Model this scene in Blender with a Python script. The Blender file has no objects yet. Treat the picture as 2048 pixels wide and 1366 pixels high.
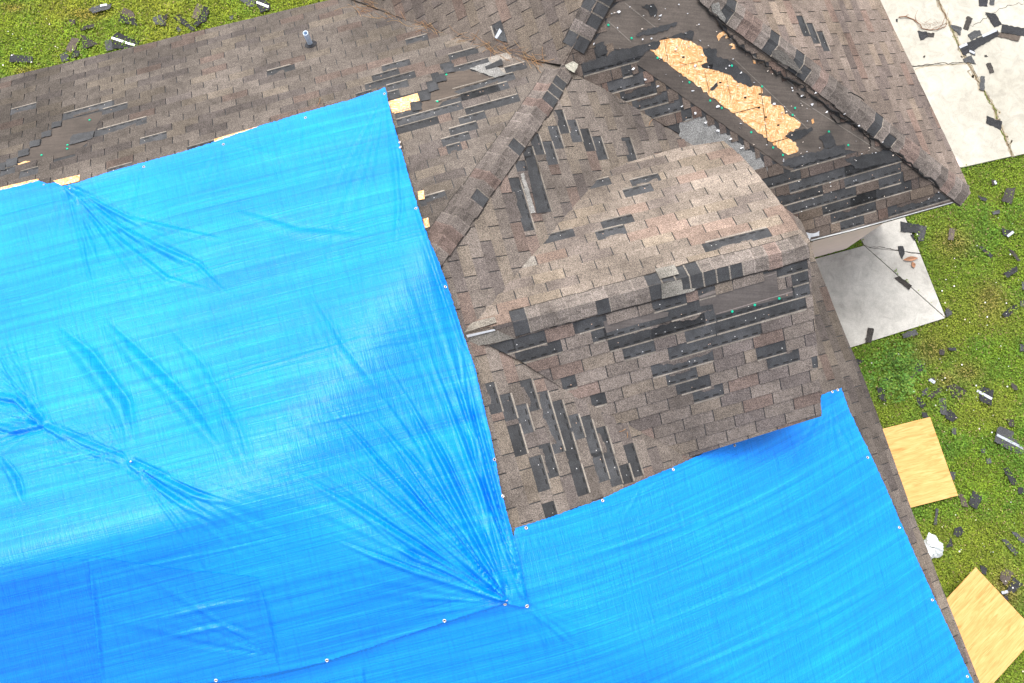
import bpy, math, random
import numpy as np
from mathutils import Vector
from mathutils.geometry import delaunay_2d_cdt
random.seed(7); RNG = np.random.default_rng(7)
C = bpy.context.scene.collection
sc = bpy.context.scene

# ------------------------------------------------------------------ camera, sky, sun, exposure
F, HC, TAU = 1660.0, 12.3, math.radians(9.256)
cam = bpy.data.objects.new('camera', bpy.data.cameras.new('camera')); C.objects.link(cam)
cam.location = (0, 0, HC); cam.rotation_euler = (TAU, 0, 0)
cam.data.sensor_width = 36; cam.data.lens = 36 * F / 2048; cam.data.clip_end = 800; cam.data.clip_start = 0.1
sc.camera = cam
w = bpy.data.worlds.new('World'); sc.world = w; w.use_nodes = True
nt = w.node_tree; bg = nt.nodes['Background']
SUN_EL, SUN_AZ = math.radians(62), math.radians(-20)       # azimuth measured from +Y towards +X
sky = nt.nodes.new('ShaderNodeTexSky'); sky.sky_type = 'NISHITA'; sky.sun_disc = False
sky.sun_elevation = SUN_EL; sky.sun_rotation = SUN_AZ; sky.air_density = 1.0; sky.dust_density = 4.0; sky.ozone_density = 0.6
hs = nt.nodes.new('ShaderNodeHueSaturation'); hs.inputs['Saturation'].default_value = 0.30      # thin overcast: a paler sky
nt.links.new(sky.outputs[0], hs.inputs['Color']); nt.links.new(hs.outputs[0], bg.inputs[0]); bg.inputs[1].default_value = 0.15
sl = bpy.data.lights.new('sun', 'SUN'); sl.energy = 1.15; sl.angle = math.radians(48); sl.color = (1, 0.95, 0.87)
so = bpy.data.objects.new('sun', sl); C.objects.link(so)
sd = Vector((math.sin(SUN_AZ) * math.cos(SUN_EL), math.cos(SUN_AZ) * math.cos(SUN_EL), math.sin(SUN_EL)))
so.rotation_euler = sd.to_track_quat('Z', 'Y').to_euler(); so.location = (0, 0, 30)
sc.view_settings.view_transform = 'Standard'; sc.view_settings.look = 'None'
sc.view_settings.exposure = 1.08; sc.view_settings.gamma = 1

# ------------------------------------------------------------------ photograph pixel -> place
CT, ST = math.cos(TAU), math.sin(TAU)
def ray(u, v):
    x = (np.asarray(u, float) - 1024) / F; y = -(np.asarray(v, float) - 683) / F
    return np.stack([x, y * CT + ST, y * ST - CT], -1)
def at_z(u, v, z):
    r = ray(u, v); s = (z - HC) / r[..., 2]
    return np.array([0, 0, HC]) + s[..., None] * r
class Plane:
    def __init__(s, name, dx, dy, t, h):
        l = math.hypot(dx, dy); s.name = name
        s.dx, s.dy, s.t, s.h = dx / l, dy / l, t, h
        c = 1 / math.sqrt(1 + t * t)
        s.D = np.array([s.dx * c, s.dy * c, -t * c])            # down the slope
        s.U = np.array([s.dy, -s.dx, 0.])                       # along a course
        s.N = np.cross(s.D, s.U); s.N *= np.sign(s.N[2])
    def dist(s, u, v):
        r = ray(u, v); return (s.h - HC) / (r[..., 2] + s.t * (r[..., 0] * s.dx + r[..., 1] * s.dy))
    def hit(s, u, v):
        r = ray(u, v); return np.array([0, 0, HC]) + s.dist(u, v)[..., None] * r
    def st(s, u, v):
        p = s.hit(u, v) - np.array([0, 0, s.h]); return np.stack([p @ s.U, p @ s.D], -1)
    def pt(s, a, b, n=0.0):
        a = np.asarray(a, float); b = np.asarray(b, float); n = np.asarray(n, float)
        return np.array([0, 0, s.h]) + a[..., None] * s.U + b[..., None] * s.D + n[..., None] * s.N
PL = dict(A=(-0.28205, 0.95940, 0.53623, 6.10780), R=(0.96163, 0.27436, 0.50796, 4.89085), B=(-0.96180, -0.27375, 0.57557, 3.01263),
          C=(0.28113, -0.95967, 0.59420, 1.60672), E=(-0.24488, 0.96955, 0.62716, 5.755), G=(0.27447, -0.96160, 0.56313, 4.18247),
          F=(0.95666, 0.29121, 0.56488, 6.15171), S=(0.27847, -0.96045, 0.58469, 5.59546))
PL = {k: Plane(k, *v) for k, v in PL.items()}
def zz(x0, y0, pts): return [(x0 + a / 3.994, y0 + b / 3.994) for a, b in pts]   # coordinates read off a 4x enlargement
def z3(x0, y0, pts): return [(x0 + a / 3.4133, y0 + b / 3.4133) for a, b in pts]

# ------------------------------------------------------------------ mesh helpers
class MB:
    def __init__(s): s.v = []; s.f = []; s.c = []; s.m = []
    def poly(s, pts, col=(1, 1, 1), mi=0):
        b = len(s.v); s.v += [tuple(map(float, p)) for p in pts]; s.f.append(tuple(range(b, b + len(pts)))); s.c.append(col); s.m.append(mi)
    def faces(s, pts, fs, col=(1, 1, 1), mi=0):
        b = len(s.v); s.v += [tuple(map(float, p)) for p in pts]
        for f in fs: s.f.append(tuple(b + i for i in f)); s.c.append(col); s.m.append(mi)
    def prism(s, top, bot, col=(1, 1, 1), side=None, mi=0):
        n = len(top); b = len(s.v); s.v += [tuple(map(float, p)) for p in top] + [tuple(map(float, p)) for p in bot]
        s.f.append(tuple(range(b, b + n))); s.c.append(col); s.m.append(mi)
        for i in range(n):
            j = (i + 1) % n; s.f.append((b + i, b + n + i, b + n + j, b + j)); s.c.append(side or col); s.m.append(mi)
    def tube(s, path, rad, k=6, col=(1, 1, 1), cap=True):
        path = [np.array(p, float) for p in path]; b = len(s.v); n = len(path)
        for i, p in enumerate(path):
            d = path[min(i + 1, n - 1)] - path[max(i - 1, 0)]; d /= max(np.linalg.norm(d), 1e-9)
            a = np.cross(d, [0, 0, 1.]) if abs(d[2]) < 0.9 else np.cross(d, [1., 0, 0]); a /= np.linalg.norm(a); q = np.cross(d, a)
            r = rad[i] if hasattr(rad, '__len__') else rad
            for j in range(k):
                t = 2 * math.pi * j / k; s.v.append(tuple(p + r * (math.cos(t) * a + math.sin(t) * q)))
        for i in range(n - 1):
            for j in range(k):
                jj = (j + 1) % k; s.f.append((b + i * k + j, b + i * k + jj, b + (i + 1) * k + jj, b + (i + 1) * k + j)); s.c.append(col); s.m.append(0)
        if cap:
            for o in (0, (n - 1) * k): s.f.append(tuple(b + o + j for j in range(k))); s.c.append(col); s.m.append(0)
    def build(s, name, mats, parent=None, loc=None, smooth=False):
        me = bpy.data.meshes.new(name); off = np.zeros(3)
        if parent is not None: off = np.array(parent_world(parent))
        if loc is not None: off = np.array(loc, float)
        V = np.array(s.v) - off
        me.from_pydata(V.tolist(), [], s.f)
        if not isinstance(mats, (list, tuple)): mats = [mats]
        for m in mats: me.materials.append(m)
        me.polygons.foreach_set('material_index', s.m)
        a = me.attributes.new('tint', 'FLOAT_COLOR', 'FACE')
        a.data.foreach_set('color', np.concatenate([np.array(s.c, float), np.ones((len(s.c), 1))], 1).ravel())
        if smooth: me.polygons.foreach_set('use_smooth', [True] * len(s.f))
        me.update(); o = bpy.data.objects.new(name, me); C.objects.link(o)
        if parent is not None: o.parent = parent
        elif loc is not None: o.location = loc
        return o
def parent_world(o):
    p = np.array(o.location, float)
    while o.parent: o = o.parent; p = p + np.array(o.location, float)
    return p
def thing(name, label, cat, loc, group=None):
    o = bpy.data.objects.new(name, None); C.objects.link(o); o.location = loc; o.empty_display_size = 0.2
    return tag(o, label, cat, group)
def tag(o, label, cat, group=None):
    o['label'] = label; o['category'] = cat
    if group: o['group'] = group
    return o
def struct(o): o['kind'] = 'structure'; return o

# ------------------------------------------------------------------ materials
class NT:
    def __init__(s, name):
        s.m = bpy.data.materials.new(name); s.m.use_nodes = True; s.t = s.m.node_tree; s.b = s.t.nodes['Principled BSDF']
    def n(s, ty, **k):
        o = s.t.nodes.new(ty)
        for a, b in k.items(): setattr(o, a, b)
        return o
    def l(s, a, b): s.t.links.new(a, b)
    def coord(s, kind='Object', scale=None, rot=None):
        o = s.n('ShaderNodeTexCoord').outputs[kind]
        if scale is not None or rot is not None:
            mp = s.n('ShaderNodeMapping'); s.l(o, mp.inputs[0])
            if scale is not None: mp.inputs['Scale'].default_value = scale
            if rot is not None: mp.inputs['Rotation'].default_value = rot
            o = mp.outputs[0]
        return o
    def attr(s, name, out='Color'):
        a = s.n('ShaderNodeAttribute'); a.attribute_name = name; return a.outputs[out]
    def noise(s, vec, scale, detail=3, rough=0.55, dist=0.0):
        o = s.n('ShaderNodeTexNoise'); s.l(vec, o.inputs['Vector'])
        o.inputs['Scale'].default_value = scale; o.inputs['Detail'].default_value = detail; o.inputs['Roughness'].default_value = rough; o.inputs['Distortion'].default_value = dist
        return o.outputs['Fac']
    def ramp(s, fac, stops, interp='LINEAR'):
        r = s.n('ShaderNodeValToRGB'); s.l(fac, r.inputs[0]); r.color_ramp.interpolation = interp
        e = r.color_ramp.elements
        while len(e) < len(stops): e.new(0.5)
        for el, (p, c) in zip(e, stops):
            el.position = p; el.color = (c, c, c, 1) if isinstance(c, (int, float)) else (*c, 1)
        return r.outputs[0]
    def mix(s, a, b, fac=1.0, mode='MIX'):
        o = s.n('ShaderNodeMix', data_type='RGBA', blend_type=mode)
        for i, x in ((6, a), (7, b)):
            if isinstance(x, tuple): o.inputs[i].default_value = (*x, 1)
            else: s.l(x, o.inputs[i])
        if isinstance(fac, float): o.inputs[0].default_value = fac
        else: s.l(fac, o.inputs[0])
        return o.outputs[2]
    def bump(s, h, strength, dist=0.01):
        o = s.n('ShaderNodeBump'); s.l(h, o.inputs['Height']); o.inputs['Strength'].default_value = strength; o.inputs['Distance'].default_value = dist
        s.l(o.outputs[0], s.b.inputs['Normal'])
    def done(s, col, rough=0.9, spec=0.3):
        if isinstance(col, tuple): s.b.inputs['Base Color'].default_value = (*col, 1)
        else: s.l(col, s.b.inputs['Base Color'])
        s.b.inputs['Roughness'].default_value = rough; s.b.inputs['Specular IOR Level'].default_value = spec
        return s.m

def mat_shingle(name, stain=1.0):
    k = NT(name); co = k.coord()
    g1 = k.noise(co, 210, 2, 0.75); g2 = k.noise(co, 95, 3, 0.7); st = k.noise(co, 1.3, 4, 0.6, 0.6); sp = k.noise(co, 12, 3, 0.6)
    col = k.mix(k.attr('tint'), k.ramp(g1, [(0.36, 0.38), (0.5, 0.96), (0.66, 1.6)]), 1.0, 'MULTIPLY')
    col = k.mix(col, k.ramp(g2, [(0.36, 0.55), (0.5, 1.0), (0.64, 1.4)]), 1.0, 'MULTIPLY')
    col = k.mix(col, k.ramp(st, [(0.3, 0.66), (0.5, 0.98), (0.7, 1.18)]), stain, 'MULTIPLY')
    col = k.mix(col, k.ramp(sp, [(0.3, 0.82), (0.6, 1.06)]), 1.0, 'MULTIPLY')
    k.bump(g1, 0.5, 0.004)
    return k.done(col, 0.93, 0.2)
M_SH = mat_shingle('weathered_shingle'); M_CAP = mat_shingle('ridge_shingle'); M_DEB = mat_shingle('loose_shingle', 0.4)
def mat_dark(name):
    k = NT(name); co = k.coord(); g = k.noise(co, 230, 2, 0.7); s = k.noise(co, 7, 4, 0.65)
    col = k.mix(k.attr('tint'), k.ramp(g, [(0.4, 0.6), (0.6, 1.25), (0.72, 2.4)]), 1.0, 'MULTIPLY')
    col = k.mix(col, k.ramp(s, [(0.3, 0.7), (0.7, 1.35)]), 1.0, 'MULTIPLY')
    k.bump(g, 0.4, 0.003); return k.done(col, 0.85, 0.3)
M_DK = mat_dark('unweathered_shingle')
def mat_felt():
    k = NT('roofing_felt'); co = k.coord(rot=(0, 0, math.radians(36))); a = k.noise(co, 2.2, 5, 0.6, 0.8)
    b = k.noise(k.coord(scale=(2, 40, 2), rot=(0, 0, math.radians(36))), 1.5, 3); c = k.noise(k.coord(), 60, 3, 0.7)
    col = k.mix(k.attr('tint'), k.ramp(a, [(0.3, 0.72), (0.7, 1.35)]), 1.0, 'MULTIPLY')
    col = k.mix(col, k.ramp(b, [(0.35, 0.85), (0.65, 1.15)]), 1.0, 'MULTIPLY'); col = k.mix(col, k.ramp(c, [(0.35, 0.85), (0.65, 1.15)]), 1.0, 'MULTIPLY')
    k.bump(a, 0.25, 0.02); return k.done(col, 0.6, 0.4)
M_FELT = mat_felt()
def mat_osb():
    k = NT('strand_board'); d = k.noise(k.coord(), 7, 3, 0.6, 1.5)
    v1 = k.noise(k.coord(scale=(1, 5, 1), rot=(0, 0, 0.5)), 11, 3, 0.6, 1.6); v2 = k.noise(k.coord(scale=(5, 1, 1), rot=(0, 0, 0.8)), 12, 3, 0.6, 1.8); v3 = k.noise(k.coord(scale=(1, 3, 1), rot=(0, 0, 2.2)), 9, 4, 0.7, 3)
    c1 = k.ramp(v1, [(0.34, (0.48, 0.19, 0.065)), (0.44, (0.72, 0.37, 0.15)), (0.54, (0.80, 0.47, 0.22)), (0.62, (0.92, 0.76, 0.54))])
    c2 = k.ramp(v2, [(0.36, (0.56, 0.25, 0.09)), (0.5, (0.78, 0.43, 0.19)), (0.62, (0.90, 0.70, 0.46))])
    col = k.mix(c1, c2, k.ramp(d, [(0.47, 0.0), (0.53, 1.0)])); col = k.mix(col, k.ramp(v3, [(0.35, 0.72), (0.5, 1.0), (0.66, 1.25)]), 1.0, 'MULTIPLY'); k.bump(v1, 0.3, 0.004)
    return k.done(col, 0.8, 0.2)
M_OSB = mat_osb()
def mat_ply():
    k = NT('plywood_face'); co = k.coord(scale=(1, 9, 1)); g = k.noise(co, 2.6, 5, 0.6, 1.4); f = k.noise(k.coord(scale=(2, 60, 1)), 3, 3)
    col = k.ramp(g, [(0.30, (0.48, 0.23, 0.065)), (0.42, (0.60, 0.32, 0.105)), (0.55, (0.67, 0.385, 0.14)), (0.7, (0.72, 0.44, 0.18))])
    col = k.mix(col, k.ramp(f, [(0.3, 0.9), (0.6, 1.03)]), 1.0, 'MULTIPLY')
    return k.done(col, 0.7, 0.3)
M_PLY = mat_ply()
def mat_tarp():
    k = NT('blue_polyethylene'); st = k.attr('st', 'Vector')
    def mp(scale):
        o = k.n('ShaderNodeMapping'); k.l(st, o.inputs[0]); o.inputs['Scale'].default_value = scale; return o.outputs[0]
    s1 = k.noise(mp((0.20, 15, 1)), 1, 4, 0.6, 0.3); s2 = k.noise(mp((0.8, 70, 1)), 1, 3, 0.6, 0.3); s3 = k.noise(mp((34, 1.6, 1)), 1, 3, 0.6, 0.5); s4 = k.noise(mp((70, 6, 1)), 1, 2, 0.5)
    co = k.coord(); blot = k.noise(co, 0.7, 3, 0.5, 0.4)
    col = k.ramp(s1, [(0.28, (0.0, 0.205, 0.85)), (0.5, (0.0, 0.252, 0.91)), (0.72, (0.006, 0.310, 0.95))])
    col = k.mix(col, k.ramp(blot, [(0.3, 0.88), (0.7, 1.10)]), 1.0, 'MULTIPLY')
    col = k.mix(col, k.ramp(s2, [(0.36, 0.88), (0.55, 1.0), (0.68, 1.10)]), 1.0, 'MULTIPLY'); col = k.mix(col, k.ramp(s3, [(0.34, 0.90), (0.48, 1.0), (0.7, 1.04)]), 1.0, 'MULTIPLY')
    sx = k.n('ShaderNodeSeparateXYZ'); k.l(st, sx.inputs[0]); col = k.mix(col, k.ramp(sx.outputs[2], [(0.0, (1, 1, 1)), (1.0, (0.5, 0.74, 0.95))]), 1.0, 'MULTIPLY')
    h = k.n('ShaderNodeMath', operation='ADD'); k.l(s2, h.inputs[0]); k.l(s3, h.inputs[1])
    h2 = k.n('ShaderNodeMath', operation='ADD'); k.l(h.outputs[0], h2.inputs[0]); k.l(s4, h2.inputs[1])
    k.bump(h2.outputs[0], 0.6, 0.010)
    k.b.inputs['Sheen Weight'].default_value = 0.0
    return k.done(col, 0.36, 0.42)
M_TARP = mat_tarp()
def mat_conc(name, c0, c1):
    k = NT(name); co = k.coord(); a = k.noise(co, 1.1, 6, 0.65, 0.5); b = k.noise(co, 90, 3, 0.7); c = k.noise(co, 5, 5, 0.7, 1.0)
    col = k.ramp(a, [(0.3, c0), (0.62, c1)])
    col = k.mix(col, k.ramp(c, [(0.32, 0.80), (0.55, 1.0), (0.7, 1.05)]), 1.0, 'MULTIPLY'); col = k.mix(col, k.ramp(b, [(0.3, 0.82), (0.6, 1.05)]), 1.0, 'MULTIPLY')
    k.bump(b, 0.2, 0.003); return k.done(col, 0.9, 0.2)
M_DRIVE = mat_conc('driveway_concrete', (0.38, 0.36, 0.305), (0.49, 0.47, 0.41)); M_WALK = mat_conc('walkway_concrete', (0.40, 0.385, 0.355), (0.56, 0.545, 0.505))
def mat_plain(name, col, rough=0.8, spec=0.3, metal=0.0, var=0.12, sc_=25):
    k = NT(name); n = k.noise(k.coord(), sc_, 4, 0.6)
    c = k.mix(col, k.ramp(n, [(0.3, 1 - var), (0.7, 1 + var)]), 1.0, 'MULTIPLY'); k.b.inputs['Metallic'].default_value = metal
    return k.done(c, rough, spec)
M_WALL = mat_plain('beige_wall_paint', (0.84, 0.70, 0.64), 0.8, 0.3, 0, 0.05, 4)
M_WHITE = mat_plain('white_trim_paint', (0.8, 0.8, 0.8), 0.5, 0.4, 0, 0.05)
M_METAL = mat_plain('galvanised_metal', (0.55, 0.56, 0.58), 0.45, 0.5, 0.4, 0.15)
M_TAPE = mat_plain('silver_release_tape', (0.48, 0.51, 0.56), 0.3, 0.6, 0.3, 0.25, 40)
M_GREEN = mat_plain('green_plastic', (0.0, 0.50, 0.30), 0.4)
M_PIPE = mat_plain('pale_pipe_plastic', (0.55, 0.66, 0.80), 0.5, 0.4, 0, 0.2)
M_BLACK = mat_plain('black_bore', (0.01, 0.01, 0.01), 0.9)
M_GROM = mat_plain('brass_grommet', (0.72, 0.66, 0.62), 0.35, 0.5, 0.5)
M_TWIG = mat_plain('dead_twig', (0.20, 0.10, 0.055), 0.9); M_LEAF = mat_plain('dead_leaf', (0.33, 0.17, 0.10), 0.8, 0.3, 0, 0.3)
M_BAG = NT('clear_white_plastic'); _n = M_BAG.noise(M_BAG.coord(), 14, 4, 0.6); M_BAG.bump(_n, 0.6, 0.02); M_BAG = M_BAG.done((0.56, 0.60, 0.62), 0.25, 0.6)
def mat_tint(name, rough=0.8, trans=False):
    k = NT(name); n = k.noise(k.coord(), 3.0, 3); c = k.mix(k.attr('tint'), k.ramp(n, [(0.3, 0.85), (0.7, 1.15)]), 1.0, 'MULTIPLY')
    return k.done(c, rough, 0.25)
M_BLADE = mat_tint('grass_blade', 0.6); M_CRUMB = mat_tint('pale_crumb', 0.8)
def mat_ground():
    k = NT('lawn_soil'); co = k.coord(); a = k.noise(co, 1.6, 5, 0.65, 0.5); b = k.noise(co, 40, 5, 0.8)
    col = k.ramp(a, [(0.3, (0.045, 0.075, 0.012)), (0.55, (0.075, 0.10, 0.015)), (0.72, (0.12, 0.105, 0.03))])
    col = k.mix(col, k.ramp(b, [(0.3, 0.35), (0.7, 1.6)]), 1.0, 'MULTIPLY'); k.bump(b, 0.8, 0.05); return k.done(col, 0.95, 0.1)
M_GROUND = mat_ground()

# ------------------------------------------------------------------ polygon tools
def clip_rect(poly, s0, s1, t0, t1):
    P = [tuple(p) for p in poly]
    for ax, val, sg in ((0, s0, 1), (0, s1, -1), (1, t0, 1), (1, t1, -1)):
        if not P: return []
        o = []
        for i in range(len(P)):
            a, b = P[i - 1], P[i]; da, db = sg * (a[ax] - val), sg * (b[ax] - val)
            if (da >= 0) != (db >= 0):
                k = da / (da - db); o.append((a[0] + k * (b[0] - a[0]), a[1] + k * (b[1] - a[1])))
            if db >= 0: o.append(b)
        P = o
    q = []
    for p in P:
        if not q or abs(p[0] - q[-1][0]) + abs(p[1] - q[-1][1]) > 1e-4: q.append(p)
    return q if len(q) > 2 else []
def row_cuts(poly, t):
    xs = []
    for i in range(len(poly)):
        a, b = poly[i - 1], poly[i]
        if (a[1] > t) != (b[1] > t): xs.append(a[0] + (t - a[1]) / (b[1] - a[1]) * (b[0] - a[0]))
    xs.sort(); return list(zip(xs[::2], xs[1::2]))
def jag(pts, step=0.03, amp=0.012):
    o = []
    for i in range(len(pts)):
        a, b = np.array(pts[i - 1]), np.array(pts[i]); n = max(1, int(np.linalg.norm(b - a) / step)); d = b - a; l = np.linalg.norm(d) + 1e-9
        nn = np.array([-d[1], d[0]]) / l
        for k in range(n): o.append(tuple(a + d * k / n + (nn * random.gauss(0, amp) if k else 0)))
    return o
def inside(poly, U, V):
    r = np.zeros(np.shape(U), bool); n = len(poly)
    for i in range(n):
        x1, y1 = poly[i - 1]; x2, y2 = poly[i]
        if y1 == y2: continue
        r ^= ((y1 > V) != (y2 > V)) & (U < (x2 - x1) * (V - y1) / (y2 - y1) + x1)
    return r
def dens(poly, step, closed=True):
    o = []; n = len(poly)
    for i in range(n if closed else n - 1):
        a, b = np.array(poly[i], float), np.array(poly[(i + 1) % n], float); k = max(1, int(np.linalg.norm(b - a) / step))
        o += [tuple(a + (b - a) * j / k) for j in range(k)]
    if not closed: o.append(tuple(poly[-1]))
    return o

# ------------------------------------------------------------------ THE HOUSE
hx, hy, _ = at_z(1000, 760, 0.0)
house = thing('house', 'storm-damaged house with a brown shingle hip roof and a dormer gable', 'house', (hx, hy, 0))
EX, TW = 0.127, 0.305
def tint_pick(base, red=0.10):
    r = random.random(); b = np.array(base) * np.array([1.01, 1.0, 0.97]) * random.gauss(1.0, 0.09)
    if r < red: b = b * np.array([1.0, 0.89, 0.87])
    elif r < red + 0.16: b = b * np.array([0.80, 0.80, 0.84])
    elif r < red + 0.30: b = b * np.array([1.12, 1.10, 1.03])
    return tuple(np.clip(b, 0.01, 0.9))
DARK = (0.042, 0.043, 0.046); LINE = (0.25, 0.222, 0.19)
TAB_TONE = dict(A=[(90, 230, 190, 100, .60), (330, 105, 110, 45, .72), (450, 150, 90, 90, 1.18), (230, 290, 120, 40, .85), (700, 60, 160, 40, .90), (600, 200, 120, 50, .95), (980, 230, 120, 60, 1.08), (900, 340, 120, 80, 1.12)],  # soft spots that tint tabs; on this slope weather stains and paler areas
             R=[(1735, 800, 60, 900, .62), (1655, 610, 45, 130, .62), (1700, 720, 40, 80, .85), (980, 480, 120, 160, 1.06), (1230, 230, 60, 30, .75), (1320, 920, 60, 60, .88), (1100, 240, 60, 80, 1.08)],  # tabs darker along the right eave and beside the dormer rake
             G=[(1450, 860, 160, 60, .88), (1230, 750, 90, 70, 1.08), (1600, 640, 40, 200, .92)], E=[(1450, 400, 120, 80, 1.14), (1050, 560, 120, 120, .92), (1220, 340, 120, 30, .84), (1180, 400, 50, 50, .86)],
             F=[(1600, 60, 120, 120, 1.05), (1850, 260, 60, 140, .95)], C=[(1600, 440, 90, 60, .85)], B=[(800, 10, 160, 60, .88)], S=[])
def build_slope(key, poly_px, anchor, shift, base, strips=(), voids=(), pale=(), red=0.10, hi=1e9, dark=DARK):
    P = PL[key]; poly = [tuple(p) for p in P.st(*np.array(poly_px).T)]
    a = P.st(*anchor); s00, t00 = a[0], a[1]                     # a cut slot at the lower edge of a course
    S = [p[0] for p in poly]; T = [p[1] for p in poly]
    cuts = {}; runs = []
    for (x0, y0, x1, y1) in strips:
        q = P.st(np.array([x0, x1]), np.array([y0, y1])); k = math.floor((q[:, 1].mean() - t00) / EX); sa, sb = sorted(q[:, 0])
        cuts.setdefault(k, []).append((sa, sb)); runs.append((k, sa, sb))
    vp = [[tuple(p) for p in P.st(*np.array(v).T)] for v in voids]
    pp = [[tuple(p) for p in P.st(*np.array(v).T)] for v in pale]
    k0, k1 = math.floor((min(T) - t00) / EX), math.ceil((max(T) - t00) / EX)
    mb = MB()
    ext = [P.pt(np.array([p[0]]), np.array([p[1]]), np.array([0.0]))[0] for p in poly]
    bot = [e - np.array([0, 0, 0.16]) for e in ext]
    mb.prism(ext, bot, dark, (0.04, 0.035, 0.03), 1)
    for k in range(k0, k1 + 1):
        t0, t1 = t00 + k * EX, t00 + (k + 1) * EX; tm = (t0 + t1) / 2
        rem = list(cuts.get(k, []))
        for v in vp: rem += row_cuts(v, tm)
        off = s00 + k * shift * TW + random.gauss(0, 0.006)
        i0, i1 = math.floor((min(S) - off) / TW) - 1, math.ceil((max(S) - off) / TW) + 1
        for i in range(i0, i1):
            sa, sb = off + i * TW + 0.005, off + (i + 1) * TW - 0.005
            segs = [(sa, sb)]
            for ra, rb in rem:
                ns = []
                for x, y in segs:
                    if rb <= x or ra >= y: ns.append((x, y)); continue
                    if ra - x > 0.035: ns.append((x, ra))
                    if y - rb > 0.035: ns.append((rb, y))
                segs = ns
            if not segs: continue
            col = tint_pick(base, red)
            for q in pp:
                if inside(q, np.array((sa + sb) / 2), np.array(tm)): col = tuple(np.array((0.27, 0.245, 0.215)) * random.uniform(.85, 1.1))
            pq = P.pt((sa + sb) / 2, tm) - np.array([0, 0, HC]); yc = pq[1] * CT + pq[2] * ST; zc = -pq[1] * ST + pq[2] * CT; pu, pv = 1024 + F * pq[0] / -zc, 683 - F * yc / -zc
            for (bx, by, rx, ry, fa) in TAB_TONE[key]: col = tuple(np.array(col) * (1 + (fa - 1) * math.exp(-((pu - bx) / rx) ** 2 - ((pv - by) / ry) ** 2)))
            lift = random.uniform(0.0075, 0.0115); dt = random.gauss(0, 0.0022)
            for x, y in segs:
                q = clip_rect(poly, x, y, t0, t1 + dt)
                if not q: continue
                qa = np.array(q); n = 0.0025 + (lift - 0.0025) * np.clip((qa[:, 1] - t0) / EX, 0, 1)
                top = P.pt(qa[:, 0], qa[:, 1], n); bt = P.pt(qa[:, 0], qa[:, 1], np.full(len(qa), 0.0008))
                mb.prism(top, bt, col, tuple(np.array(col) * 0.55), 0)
    o = mb.build('roof_slope', [M_SH, M_DK], house)
    # the bare strip each missing run of tabs has left
    for k, sa, sb in runs:
        t0, t1 = t00 + k * EX, t00 + (k + 1) * EX; m = MB()
        nseg = max(1, int((sb - sa) / 0.03)); c = tuple(np.array(dark) * random.uniform(0.85, 1.5))
        for j in range(nseg):
            x, y = sa + (sb - sa) * j / nseg, sa + (sb - sa) * (j + 1) / nseg
            q = clip_rect(poly, x, y, t0 + 0.001, t1)
            if q: qa = np.array(q); m.poly(P.pt(qa[:, 0], qa[:, 1], np.full(len(qa), 0.0016)), c)
        q = clip_rect(poly, sa + .004, sb - .004, t1 + 0.001, t1 + random.uniform(0.013, 0.019))
        if q: qa = np.array(q); m.poly(P.pt(qa[:, 0], qa[:, 1], np.full(len(qa), 0.0055)), tuple(np.array(LINE) * random.uniform(.7, 1.1)))
        if random.random() < .5 and sb - sa > .15:                       # a torn remnant of the tabs still held by the nails
            xs = np.arange(sa + random.uniform(0, .3) * (sb - sa), sb - random.uniform(0, .3) * (sb - sa), .016)
            if len(xs) > 4:
                hgt, dr = random.uniform(.12, .32), []
                for _x in xs: hgt = min(.55, max(.03, hgt + random.gauss(0, .05))); dr.append(hgt)
                for x_, y_, ha, hb in zip(xs, xs[1:], dr, dr[1:]):
                    if clip_rect(poly, x_, y_, t0, t0 + .01): m.poly(P.pt([x_, y_, y_, x_], [t0 + .001, t0 + .001, t0 + EX * hb, t0 + EX * ha], np.full(4, .0046)), tuple(np.array(base) * .8), 1)
        x = sa + random.uniform(0.01, 0.06)
        while x < sb - 0.05:
            q = clip_rect(poly, x, x + random.uniform(0.045, 0.065), t1 - 0.026, t1 - 0.013)
            if q: qa = np.array(q); m.poly(P.pt(qa[:, 0], qa[:, 1], np.full(len(qa), 0.0030)), (0.016, 0.016, 0.016))
            x += 0.10
        for _ in range(max(1, int((sb - sa) / 0.22))):
            x, y = random.uniform(sa + .02, sb - .02), t1 - random.uniform(0.03, 0.06)
            if clip_rect(poly, x, x + .01, y, y + .01):
                r = random.uniform(0.003, 0.0052); th = np.linspace(0, 2 * np.pi, 7)[:-1]
                m.poly(P.pt(x + r * np.cos(th), y + r * np.sin(th), np.full(6, 0.0045)), random.choice([(0.8, 0.78, 0.74), (0.75, 0.5, 0.36), (0.7, 0.7, 0.72)]))
        if m.f: m.build('bare_strip', [M_DK, M_SH], o)
    return o
def patch(key, poly_px, mat, parent, name, n=0.0022, col=(1, 1, 1), rough=None, thick=0.0, label=None):
    P = PL[key]; q = [tuple(p) for p in P.st(*np.array(poly_px).T)]
    if rough: q = jag(q, rough[0], rough[1])
    qa = np.array(q); m = MB(); top = P.pt(qa[:, 0], qa[:, 1], np.full(len(qa), n))
    m.prism(top, P.pt(qa[:, 0], qa[:, 1], np.full(len(qa), n - 0.0015 - thick)), col)
    o = m.build(name, mat, parent)
    if label: o['label'] = label
    return o
def disc(key, u, v, r, mat, parent, name, h=0.006, n=0.003, col=(1, 1, 1)):
    P = PL[key]; s, t = P.st(u, v); th = np.linspace(0, 2 * np.pi, 11)[:-1]; m = MB()
    m.prism(P.pt(s + r * .8 * np.cos(th), t + r * .8 * np.sin(th), np.full(10, n + h)), P.pt(s + r * np.cos(th), t + r * np.sin(th), np.full(10, n)), col)
    return m.build(name, mat, parent)

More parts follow.
